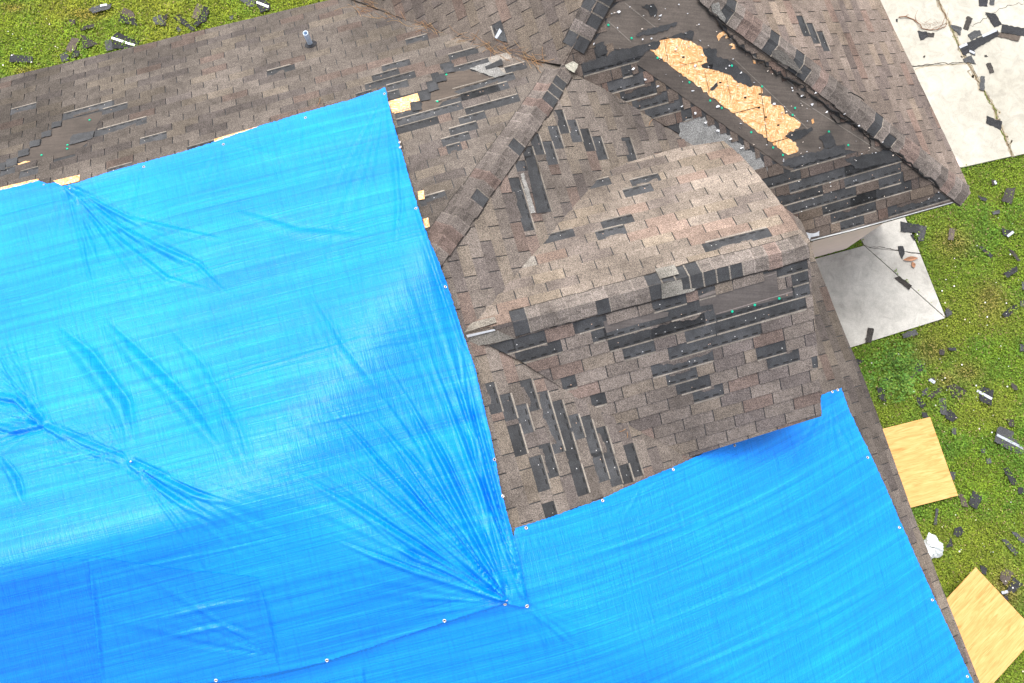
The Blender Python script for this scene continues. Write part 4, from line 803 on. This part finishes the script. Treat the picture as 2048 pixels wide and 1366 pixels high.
for _ in range(26):
    a_, r = random.uniform(0, 6.283), random.uniform(.05, .36); ms.tube([wc + np.array([random.gauss(0, .04), random.gauss(0, .04), 0]), wc + np.array([r * math.cos(a_) * .6, r * math.sin(a_) * .6, .15]), wc + np.array([r * math.cos(a_), r * math.sin(a_), .24 - r * .3])], .003, 4, (.06, .09, .02))
m.build('foliage', M_BLADE, wd); ms.build('stem', M_BLADE, wd)

# ------------------------------------------------------------------ PLYWOOD, BAG, BRANCH, LEAVES
def sheet(corner, label, z, tilt=0.0):
    p = [at_z(u, v, zz_) for (u, v), zz_ in zip(corner, z)]; c = sum(p) / 4; d = p[1] - p[0]; ang = math.atan2(d[1], d[0])
    m = MB(); m.prism(p, [x - np.array([0, 0, .016]) for x in p]); me_o = m.build('plywood_sheet', M_PLY, loc=c)
    ca, sa = math.cos(-ang), math.sin(-ang)
    for vtx in me_o.data.vertices: x, y, _ = vtx.co; vtx.co.x, vtx.co.y = ca * x - sa * y, sa * x + ca * y
    me_o.rotation_euler = (0, 0, ang); return tag(me_o, label, 'plywood', 'plywood sheets on the lawn')
sheet([(1700, 874), (1860, 834), (1916, 991), (1756, 1032)], 'pale plywood sheet lying flat on the grass beside the right eave', [.09] * 4)
sheet([(1800, 1299), (1952, 1135), (2076, 1268), (1924, 1436)], 'tilted plywood sheet in the bottom right corner, propped off the grass', [.30, .26, .16, .20])
bc = at_z(1864, 1094, .08); m = MB(); nu, nv = 22, 12
for i in range(nv + 1):
    for j in range(nu):
        ph = math.pi * i / nv; t = 2 * math.pi * j / nu; rr = 1 + .13 * math.sin(3 * t + 2 * ph) + .10 * math.sin(7 * t + 1.3 * i) + .07 * math.sin(11 * t + 5 * ph) + random.gauss(0, .035)
        m.v.append((bc[0] + .145 * rr * math.sin(ph) * math.cos(t), bc[1] + .165 * rr * math.sin(ph) * math.sin(t), bc[2] + .085 * rr * math.cos(ph)))
for i in range(nv):
    for j in range(nu): m.f.append((i * nu + j, i * nu + (j + 1) % nu, (i + 1) * nu + (j + 1) % nu, (i + 1) * nu + j)); m.c.append((1, 1, 1)); m.m.append(0)
tag(m.build('plastic_bag', M_BAG, loc=bc), 'crumpled white plastic bag on the grass between the two plywood sheets', 'bag')
m = MB(); bz = .062
def bp_(pts, r0, r1):
    q = zz(1536, 0, pts); P = [at_z(a, b, bz + .008 + .01 * math.sin(i)) for i, (a, b) in enumerate(dens(q, 5, False))]; m.tube(P, list(np.linspace(r0, r1, len(P))), 5)
bp_([(1045, 137), (1100, 132), (1160, 155), (1215, 195), (1232, 228), (1290, 240), (1350, 236), (1415, 212), (1430, 188)], .009, .005); bp_([(1095, 132), (1122, 115)], .006, .003)
bp_([(1185, 175), (1175, 130), (1195, 80)], .004, .0015); bp_([(1232, 228), (1200, 210), (1180, 140)], .003, .001); bp_([(1350, 236), (1390, 200), (1420, 120), (1360, 20)], .004, .002); bp_([(1300, 240), (1340, 215), (1420, 190), (1445, 60)], .003, .001)
for _ in range(16):
    a, b = random.uniform(1200, 1430), random.uniform(190, 245); bp_([(a, b), (a + random.uniform(-40, 40), b - random.uniform(-10, 60)), (a + random.uniform(-70, 70), b - random.uniform(0, 90))], .002, .0008)
c0 = at_z(1845, 45, bz); br = m.build('fallen_branch', M_TWIG, loc=c0); tag(br, 'thin bare brown branch lying on the driveway slab nearest the roof', 'branch')
def leaf(u, v, l, wdt, ang, label, col=None):
    c = at_z(u, v, .062); m = MB(); n_ = 10; a = math.radians(ang); D = np.array([math.cos(a), math.sin(a), 0]); S_ = np.array([-D[1], D[0], 0]); up = [c + D * l * (i / n_ - .5) + S_ * wdt * math.sin(math.pi * i / n_) + [0, 0, .02 * abs(math.sin(math.pi * i / n_))] for i in range(n_ + 1)]; dn_ = [c + D * l * (i / n_ - .5) - S_ * wdt * math.sin(math.pi * i / n_) + [0, 0, .015] for i in range(n_ + 1)]
    ml = [c + D * l * (i / n_ - .5) + [0, 0, .004] for i in range(n_ + 1)]
    for i in range(n_): m.poly([up[i], up[i + 1], ml[i + 1], ml[i]]); m.poly([ml[i], ml[i + 1], dn_[i + 1], dn_[i]])
    tag(m.build('dead_leaf', M_LEAF, loc=c), label, 'leaf', 'dead leaves on the walkway')
leaf(1821, 518, .24, .035, 8, 'long orange dead leaf on the walkway slab'); leaf(1826, 530, .11, .03, -80, 'short brown dead leaf just below the long orange one')

# pine needles in the valley
m = MB()
for k in range(85):
    t = random.betavariate(1.2, 1.0); u0 = 660 + t * 440; v0 = -8 + .31 * (u0 - 660) + random.gauss(0, 9) * (1.2 - t * .4)
    a = random.gauss(.33, .5) + (math.pi if random.random() < .5 else 0); l = random.uniform(16, 38); b_ = random.gauss(0, .3)
    pts = [(u0 + l * x * math.cos(a + b_ * x), v0 + l * x * math.sin(a + b_ * x)) for x in (-.5, -.17, .17, .5)]; pl = 'A' if v0 > -6 + .31 * (u0 - 690) else 'B'
    m.tube([np.maximum.reduce([PL['A'].hit(x, y), PL['A'].hit(x, y)]) * 0 + (np.array([0, 0, HC]) + ray(x, y) * (min(float(PL['A'].dist(x, y)), float(PL['B'].dist(x, y))) - .018 - random.random() * .012)) for x, y in pts], 0.0016, 4, random.choice([(.36, .19, .08), (.28, .15, .07), (.42, .26, .12)]))
for key, lst in (('A', [(840, 50, 20), (870, 28, 14)]), ('R', [(1250, 175, 14), (1245, 862, 14), (1255, 870, 12), (1300, 245, 14)]), ('A', [(1055, 112, 16), (1062, 118, 16), (1050, 120, 12), (640, 205, 16)])):
    for x, y, l in lst:
        a = random.uniform(0, 6.28); m.tube([PL[key].hit(x + l * t * math.cos(a + .4 * t), y + l * t * math.sin(a + .4 * t)) + [0, 0, .018] for t in (-.5, 0, .5)], .002, 4, (.38, .2, .09))
pn = m.build('pine_needles', M_BLADE); pn['kind'] = 'stuff'; pn['label'] = 'rusty pine needles drifted along the upper roof valley'; pn['category'] = 'pine needles'

# ------------------------------------------------------------------ LOOSE SHINGLES
BK, GR, BN, MD = (.040, .041, .045), (.078, .080, .084), (.105, .086, .072), (.055, .050, .047)
def debris(pts, col, label, z=0.06, tape=None, name='torn_shingle', group='shingle scraps torn off by the storm', surf=None, cat='shingle scrap', mat=None):
    if surf: P3 = [surf.hit(u, v) + [0, 0, z] for u, v in pts]
    else: P3 = [at_z(u, v, z) for u, v in pts]
    c = sum(P3) / len(P3); nrm = np.array([0, 0, 1.]) if not surf else surf.N; e1 = np.cross([0, 1., 0], nrm); e1 /= np.linalg.norm(e1); e2 = np.cross(nrm, e1)
    q = [((p - c) @ e1, (p - c) @ e2) for p in P3]; q = jag(q, .028, .0045); k = random.uniform(-.12, .12); ax = random.uniform(0, 3.14); tx, ty = random.gauss(0, .05), random.gauss(0, .05)
    lift = lambda x, y: k * (x * math.cos(ax) + y * math.sin(ax)) ** 2 + tx * x + ty * y
    loc = c; m = MB(); T = [loc + e1 * x + e2 * y + nrm * lift(x, y) for x, y in q]; B_ = [p - nrm * .005 for p in T]; ctr = loc.copy()
    col = tuple(np.array(col) * random.uniform(.85, 1.2)); b = len(m.v)
    nq = len(T); allv = T + B_ + [ctr, ctr - nrm * .005]
    m.faces(allv, [(i, (i + 1) % nq, 2 * nq) for i in range(nq)] + [((i + 1) % nq + nq, i + nq, 2 * nq + 1) for i in range(nq)], col); m.faces(allv, [(i, i + nq, (i + 1) % nq + nq, (i + 1) % nq) for i in range(nq)], tuple(np.array(col) * .6))
    o = m.build(name, mat or M_DEB, loc=loc); tag(o, label, cat, group)
    for tp in (tape or []):
        mt = MB(); q3 = [(surf.hit(u, v) + [0, 0, z] if surf else at_z(u, v, z)) for u, v in tp]; TT = []
        dq = dens([tuple(x) for x in [((p - c) @ e1, (p - c) @ e2) for p in q3]], .03)
        mt.prism([loc + e1 * x + e2 * y + nrm * (lift(x, y) + .006) for x, y in dq], [loc + e1 * x + e2 * y + nrm * (lift(x, y) + .001) for x, y in dq]); mt.build('release_tape', M_TAPE, o)
    return o
def bar(a, b, w_):
    d = np.array(b) - np.array(a); n = np.array([-d[1], d[0]]) / np.hypot(*d) * w_ / 2; a, b = np.array(a), np.array(b); return [tuple(a + n), tuple(b + n), tuple(b - n), tuple(a - n)]
Q = lambda x0, y0, pts: zz(x0, y0, pts)
LL = [  # lawn behind the upper left eave
 (Q(0, 0, [(85, 435), (260, 450), (265, 500), (75, 495)]), BK, 'black shingle lying alone on the far left lawn', None),
 (Q(0, 0, [(520, 400), (575, 300), (645, 310), (590, 415)]), BN, 'brown granule-side shingle tab in the heap at the left eave', None),
 (Q(0, 0, [(475, 440), (530, 408), (550, 480), (500, 500)]), GR, 'small grey tab at the lower left of the heap touching the left eave', None),
 (Q(0, 0, [(580, 402), (640, 405), (630, 450), (570, 465)]), BK, 'small black square under the brown tab at the left eave', None),
 (Q(0, 0, [(650, 275), (700, 300), (780, 350), (660, 395)]), MD, 'dark pointed scrap right of the brown tab at the left eave', None),
 (Q(0, 0, [(905, 285), (935, 258), (1115, 330), (1080, 388), (900, 388)]), BK, 'wide black shingle with a long silver stripe at the left eave', [bar(*zz(0, 0, [(895, 305), (1076, 362)]), 4)]),
 (Q(0, 0, [(835, 320), (890, 310), (905, 400), (850, 415)]), GR, 'grey tab touching the left end of the wide silver-striped shingle', None),
 (Q(0, 0, [(990, 60), (1062, 92), (1082, 150), (958, 112)]), BN, 'brown tab with orange needles above a black one on the left lawn', None),
 (Q(0, 0, [(958, 118), (1082, 152), (1098, 205), (945, 172)]), BK, 'black tab joined under the brown tab with orange needles', None),
 (Q(0, 0, [(1220, 130), (1290, 120), (1310, 200), (1225, 190)]), GR, 'grey twin-tab scrap left of the black V of shingles', None),
 (Q(0, 0, [(1310, 115), (1340, 110), (1320, 205), (1280, 205)]), MD, 'narrow dark brown strip against the right of the grey twin-tab scrap', None),
 (Q(0, 0, [(1375, 137), (1430, 110), (1562, 240), (1538, 250)]), BK, 'long black strip forming the left arm of the V at the eave', None),
 (Q(0, 0, [(1575, 28), (1625, 45), (1580, 155), (1530, 140)]), BN, 'brown strip at the top of the V of shingles by the eave', None),
 (Q(0, 0, [(1628, 48), (1672, 62), (1650, 165), (1570, 215), (1545, 195), (1582, 155)]), BK, 'black strip forming the right arm of the V at the eave', None),
 (Q(0, 0, [(705, 70), (760, 45), (895, 30), (880, 70), (740, 105)]), GR, 'grey shingle with a short silver bit near the top of the left lawn', [bar(*zz(0, 0, [(800, 46), (855, 38)]), 4)]),
 (Q(0, 0, [(550, 155), (605, 150), (600, 190), (560, 188)]), MD, 'tiny dark scrap on the left lawn left of the orange dead weeds', None),
 (Q(0, 0, [(700, 200), (755, 190), (760, 215), (650, 245), (640, 238)]), MD, 'dark torn sliver above the heap on the left lawn', None),
 (Q(0, 0, [(1915, 0), (2045, -10), (2030, 50), (1990, 50)]), GR, 'grey shingle cut by the top edge beside a silver-striped one', None),
 (Q(512, 0, [(-5, 20), (25, -20), (110, 30), (110, 70), (40, 100)]), BK, 'black shingle with a white stripe where lawn and eave meet at the top', [bar(*zz(512, 0, [(5, 18), (100, 55)]), 4)]),
 (Q(0, 0, [(1830, 130), (1865, 120), (1860, 155), (1835, 158)]), GR, 'tiny grey chip right of the V of shingles', None),
 (Q(0, 0, [(1410, 215), (1440, 210), (1445, 250), (1420, 255)]), GR, 'tiny grey chip under the left arm of the V of shingles', None)]
for p, c, lb, tp in LL: debris(p, c, lb, .048, tp)
DD = [  # driveway
 (Q(1536, 0, [(1685, -10), (1757, -5), (1755, 50), (1685, 45)]), BK, 'black square shingle at the top edge of the driveway', None),
 (Q(1536, 0, [(1770, -5), (1812, -5), (1808, 38), (1772, 35)]), GR, 'small grey chip right of the black square at the driveway top', None),
 (Q(1536, 0, [(1592, 130), (1637, 150), (1600, 245), (1560, 225)]), MD, 'upright dark tab standing apart above the shingle pile on the driveway', None),
 (Q(1536, 0, [(1733, 100), (1820, 112), (1872, 195), (1810, 217)]), BK, 'black slab-like shingle at the upper end of the driveway pile', None),
 (Q(1536, 0, [(1868, 195), (2080, 228), (2080, 295), (1858, 258)]), BK, 'long black double tab reaching the right edge of the driveway', None),
 (Q(1536, 0, [(1842, 256), (2020, 288), (2000, 330), (1835, 292)]), BN, 'brown double tab tucked under the long black one on the driveway', None),
 (Q(1536, 0, [(1425, 180), (1545, 220), (1535, 282), (1480, 232)]), GR, 'grey triangle scrap on the driveway joint by the branch', None),
 (Q(1536, 0, [(1595, 277), (1650, 242), (1690, 240), (1712, 277), (1622, 320)]), GR, 'grey tab lying against the silver-ended strip in the driveway pile', None),
 (Q(1536, 0, [(1520, 372), (1830, 235), (1850, 280), (1570, 442)]), BK, 'long strip with silver tape at both ends on the driveway', [bar(*zz(1536, 0, [(1712, 290), (1825, 240)]), 5), bar(*zz(1536, 0, [(1530, 378), (1590, 352)]), 5)]),
 (Q(1536, 0, [(1600, 395), (1655, 405), (1658, 443), (1620, 432)]), GR, 'small chip with silver tape below the silver-ended strip', [bar(*zz(1536, 0, [(1608, 408), (1650, 425)]), 4)]),
 (Q(1536, 0, [(1558, 470), (1625, 440), (1662, 512), (1568, 495)]), GR, 'grey fan-shaped scrap on the crossing of the driveway joints', None),
 (Q(1536, 0, [(1743, 508), (1780, 500), (1807, 578), (1773, 587)]), MD, 'lone brown-black tab in the middle of the right driveway slab', None),
 (Q(1536, 0, [(1703, 606), (1735, 610), (1727, 726), (1688, 716)]), GR, 'upright grey tab lying on the mossy driveway joint', None),
 (Q(1536, 0, [(1745, 925), (1870, 970), (1862, 1040), (1830, 1020), (1745, 985)]), BK, 'ragged black scrap on the driveway joint nearest the grass', None),
 (Q(1536, 0, [(1195, 246), (1270, 254), (1282, 290), (1220, 322)]), BK, 'black folded scrap under the branch on the driveway', None),
 (Q(1536, 0, [(1272, 260), (1330, 263), (1325, 296), (1283, 294)]), MD, 'brown end of the folded scrap under the branch', None),
 (Q(1536, 0, [(1022, 152), (1036, 150), (1036, 172), (1024, 172)]), BK, 'black crumb by the thick end of the branch', None),
 (Q(1536, 0, [(1730, 440), (1745, 437), (1757, 452), (1732, 452)]), MD, 'brown crumb above the lone brown-black tab on the driveway', None),
 (Q(1536, 0, [(1240, 450), (1255, 440), (1258, 452), (1245, 460)]), MD, 'dark crumb on the driveway slab below the folded scrap', None)]
for p, c, lb, tp in DD: debris(p, c, lb, .066, tp)
WW = [  # walkway
 (Q(1536, 342, [(1060, 400), (1215, 432), (1205, 498), (1060, 484)]), BK, 'broad black shingle across the upper end of the walkway', None),
 (Q(1536, 342, [(1218, 432), (1268, 440), (1242, 560), (1200, 560), (1205, 500)]), GR, 'curved grey tab off the right end of the broad walkway shingle', None),
 (Q(1536, 342, [(1138, 508), (1166, 505), (1172, 556)]), BK, 'small black chip below the broad walkway shingle', None),
 (Q(1536, 342, [(1040, 600), (1080, 600), (1092, 660), (1074, 702), (1050, 660)]), BK, 'torn black piece on the walkway crack above the orange leaf', None),
 (Q(1536, 342, [(1013, 852), (1050, 838), (1150, 915), (1125, 952)]), MD, 'charcoal tab lying on the diagonal walkway joint', None),
 (Q(1536, 342, [(800, 1250), (846, 1260), (826, 1370), (778, 1370)]), MD, 'charcoal tab hanging over the lower edge of the walkway', None),
 (Q(1536, 342, [(1070, 1300), (1180, 1262), (1202, 1305), (1080, 1337)]), GR, 'grey piece in the grass just below the walkway edge', None),
 (Q(1536, 342, [(1415, 1115), (1440, 1098), (1470, 1120), (1465, 1150), (1425, 1170)]), GR, 'round grey chip at the right corner of the walkway', None)]
for p, c, lb, tp in WW: debris(p, c, lb, .064, tp)
RR = [  # right lawn
 (Q(1536, 342, [(1785, 70), (1815, 68), (1828, 108), (1795, 112)]), MD, 'small dark scrap with a silver tip near the roof corner', [bar(*zz(1536, 342, [(1808, 80), (1822, 105)]), 4)]),
 (Q(1536, 342, [(1905, 138), (1985, 130), (1942, 266), (1862, 240)]), MD, 'large dark shingle in the grass right of the pointed roof corner', None),
 (Q(1536, 342, [(1678, 190), (1750, 222), (1742, 246), (1700, 230)]), BK, 'black sliver just below the pointed roof corner', None),
 (Q(1536, 342, [(1788, 322), (1850, 308), (1852, 338), (1800, 348)]), GR, 'small grey lump between the roof corner and the silver-tipped scrap', None),
 (Q(1536, 342, [(1862, 458), (1962, 482), (1920, 530), (1880, 512)]), BK, 'black scrap with bright silver tape level with the walkway top', [bar(*zz(1536, 342, [(1912, 522), (1960, 485)]), 5)]),
 (Q(1536, 342, [(1452, 452), (1502, 455), (1476, 556), (1433, 552)]), BN, 'brown tab on the bare patch of lawn right of the walkway', None),
 (Q(1536, 342, [(1676, 600), (1712, 604), (1802, 675), (1780, 696)]), BK, 'slanting black tab level with the walkway crack', None),
 (Q(1536, 342, [(1920, 622), (1960, 635), (2018, 715), (1995, 722)]), MD, 'slanting brownish sliver right of the slanting black tab', None),
 (Q(1536, 342, [(1883, 815), (1985, 758), (1992, 802), (1915, 852)]), BK, 'black tab above the second bare patch of lawn', None),
 (Q(1536, 342, [(1868, 1142), (1972, 1060), (2002, 1090), (1905, 1178)]), BK, 'black tab below the second bare patch of lawn', None),
 (Q(1536, 342, [(2028, 885), (2070, 880), (2070, 955), (2030, 945)]), GR, 'grey piece cut by the right edge beside the second bare patch', None),
 (Q(1536, 342, [(2015, 1040), (2060, 1030), (2060, 1085), (2020, 1085)]), GR, 'grey chip at the right edge just above the lawn centre', None),
 (Q(1536, 684, [(1370, 55), (1416, 60), (1402, 106), (1370, 102)]), MD, 'small brown-black square below the right walkway corner', None),
 (Q(1536, 684, [(1433, 48), (1500, 42), (1512, 70), (1450, 68)]), BK, 'thin black scrap right of the small brown-black square', None),
 (Q(1536, 684, [(1202, 150), (1240, 190), (1226, 245), (1168, 220)]), BK, 'black tab at the right edge of the weed clump', None),
 (Q(1536, 684, [(1166, 224), (1196, 240), (1148, 292), (1108, 310)]), BN, 'brown tab leaning into the weed clump', None),
 (Q(1536, 684, [(700, 130), (770, 150), (722, 186)]), BK, 'black chip half hidden by the eave left of the weed clump', None),
 (Q(1536, 684, [(868, 362), (936, 375), (946, 482), (888, 452)]), BK, 'bent black shingle below the weed clump close to the eave', None),
 (Q(1536, 684, [(925, 290), (965, 285), (955, 330), (930, 335)]), BK, 'black chip under the lower leaves of the weed clump', None),
 (Q(1536, 684, [(1282, 290), (1330, 292), (1337, 332), (1290, 318)]), GR, 'small pale silver scrap above the cluster right of the weed clump', [bar(*zz(1536, 684, [(1288, 298), (1332, 325)]), 6)]),
 (Q(1536, 684, [(1230, 392), (1280, 360), (1272, 420), (1228, 432)]), GR, 'grey piece at the left of the cluster right of the weed clump', None),
 (Q(1536, 684, [(1300, 392), (1392, 360), (1382, 402), (1300, 455), (1272, 440)]), MD, 'dark strip in the middle of the cluster right of the weed clump', None),
 (Q(1536, 684, [(1425, 350), (1490, 335), (1592, 390), (1540, 442), (1480, 446)]), MD, 'broad charcoal shingle at the right of the cluster by the weed clump', None),
 (Q(1536, 684, [(1678, 392), (1710, 350), (1802, 390), (1780, 512), (1700, 470)]), BK, 'square black shingle with a silver stripe above the upper plywood', [bar(*zz(1536, 684, [(1672, 388), (1785, 455)]), 5)]),
 (Q(1536, 684, [(1185, 440), (1212, 442), (1262, 502), (1240, 532), (1195, 500)]), BK, 'narrow black tab directly above the upper plywood sheet', None),
 (Q(1536, 684, [(1365, 450), (1420, 448), (1432, 590), (1378, 570)]), GR, 'upright grey half of the crossed pair above the plywood', None),
 (Q(1536, 684, [(1430, 540), (1462, 545), (1522, 605), (1470, 637), (1415, 600)]), BK, 'pointed black half of the crossed pair above the plywood', None),
 (Q(1536, 684, [(1228, 560), (1270, 565), (1285, 600), (1235, 602)]), BK, 'black chip touching the top edge of the upper plywood', None),
 (Q(1536, 684, [(1468, 690), (1505, 685), (1507, 736), (1468, 736)]), GR, 'small grey square right of the upper plywood top corner', None),
 (Q(1536, 684, [(1825, 690), (1850, 672), (1965, 720), (1955, 760), (2060, 850), (2060, 905), (1950, 870), (1798, 792)]), GR, 'largest grey shingle with a white dashed stripe at the right edge', [bar(*zz(1536, 684, [(1820, 742), (2050, 850)]), 5)]),
 (Q(1536, 684, [(1908, 612), (1960, 620), (1972, 676), (1930, 672)]), MD, 'dark tab above the largest striped shingle', None),
 (Q(1536, 684, [(1938, 322), (1990, 348), (1997, 386), (1960, 378)]), MD, 'faint brown tab near the right edge above the striped shingles', None),
 (Q(1536, 684, [(1745, 930), (1775, 925), (1787, 965), (1752, 972)]), GR, 'round grey chip right of the upper plywood middle', None),
 (Q(1536, 684, [(1702, 852), (1738, 850), (1735, 885), (1708, 885)]), GR, 'small grey chip above the round grey chip by the plywood', None),
 (Q(1536, 684, [(1455, 1035), (1500, 1040), (1492, 1100), (1470, 1100)]), GR, 'grey piece tucked against the right edge of the upper plywood', None),
 (Q(1536, 684, [(1878, 1010), (1920, 998), (1992, 1130), (1950, 1142)]), BK, 'long slanting black tab between the plywood and the right edge', None),
 (Q(1536, 684, [(1522, 1212), (1562, 1218), (1602, 1320), (1550, 1312)]), BN, 'brown tab at the lower right corner of the upper plywood', None),
 (Q(1536, 684, [(1640, 1185), (1712, 1245), (1665, 1337), (1600, 1295)]), BK, 'black diamond-shaped shingle beside the brown tab below the plywood', None),
 (Q(1536, 684, [(1995, 1165), (2040, 1160), (2050, 1215), (2000, 1210)]), BK, 'black scrap at the right edge level with the plywood bottom', None),
 (Q(1536, 684, [(2010, 15), (2070, 20), (2070, 80), (2012, 75)]), GR, 'grey square at the right edge level with the weed clump', None),
 (Q(1536, 1024, [(1338, -30), (1362, -25), (1352, 100), (1325, 102)]), GR, 'upright grey strip just below the upper plywood', None),
 (Q(1536, 1024, [(1490, 130), (1540, 115), (1572, 160), (1530, 202), (1480, 185)]), BK, 'crumpled black piece upper right of the white bag', None),
 (Q(1536, 1024, [(1465, 200), (1476, 276), (1420, 282)]), BK, 'small black triangle right of the white bag', None),
 (Q(1536, 1024, [(1865, 222), (1900, 212), (2002, 322), (1980, 352)]), GR, 'left one of the two slanting grey strips at the lower right edge', None),
 (Q(1536, 1024, [(1945, 155), (1985, 165), (2060, 225), (2060, 262), (2000, 226)]), GR, 'right one of the two slanting grey strips at the lower right edge', None),
 (Q(1536, 1024, [(1858, 480), (1908, 448), (1965, 490), (1900, 592), (1853, 540)]), BN, 'brown shingle standing beside the tilted plywood sheet', None),
 (Q(1536, 1024, [(1962, 520), (2037, 575), (1962, 652), (1908, 632)]), BK, 'black shingle touching the brown one beside the tilted plywood', None),
 (Q(1536, 1024, [(1690, 420), (1752, 450), (1747, 502), (1712, 492)]), BK, 'black piece behind the top corner of the tilted plywood', None),
 (Q(1536, 1024, [(1862, 640), (1915, 625), (1920, 655), (1880, 660)]), GR, 'pale silver scrap on the upper right edge of the tilted plywood', [bar(*zz(1536, 1024, [(1866, 645), (1914, 635)]), 6)]),
 (Q(1536, 1024, [(1880, 668), (1920, 665), (1925, 705), (1895, 700)]), BK, 'black chip under the pale silver scrap by the tilted plywood', None)]
for p, c, lb, tp in RR: debris(p, c, lb, .050, tp)
# loose pieces on the roof
debris(zz(512, 0, [(1905, 305), (1950, 232), (1990, 268), (2005, 345), (1925, 322)]), GR, 'grey scrap with bright silver tape stuck on the top roof slope', .02, [zz(512, 0, [(1908, 308), (1948, 235), (1966, 258), (1926, 318)])], surf=PL['B'])
debris(zz(1024, 0, [(320, 495), (365, 450), (525, 535), (495, 592)]), (.26, .25, .21), 'pale tan shingle lying across the ridge caps at the roof saddle', .055, surf=PL['A'])
debris(z3(1448, 0, [(320, 365), (375, 350), (475, 440), (525, 520), (490, 510), (320, 400)]), (.13, .12, .11), 'long torn tan-grey cap folded down from the right hip', .05, surf=PL['C'])
debris(zz(1024, 0, [(1580, 60), (1640, 35), (1660, 100), (1700, 170), (1690, 200), (1590, 110)]), (.17, .165, .155), 'grey torn cap at the top of the right hip', .05, surf=PL['C'])
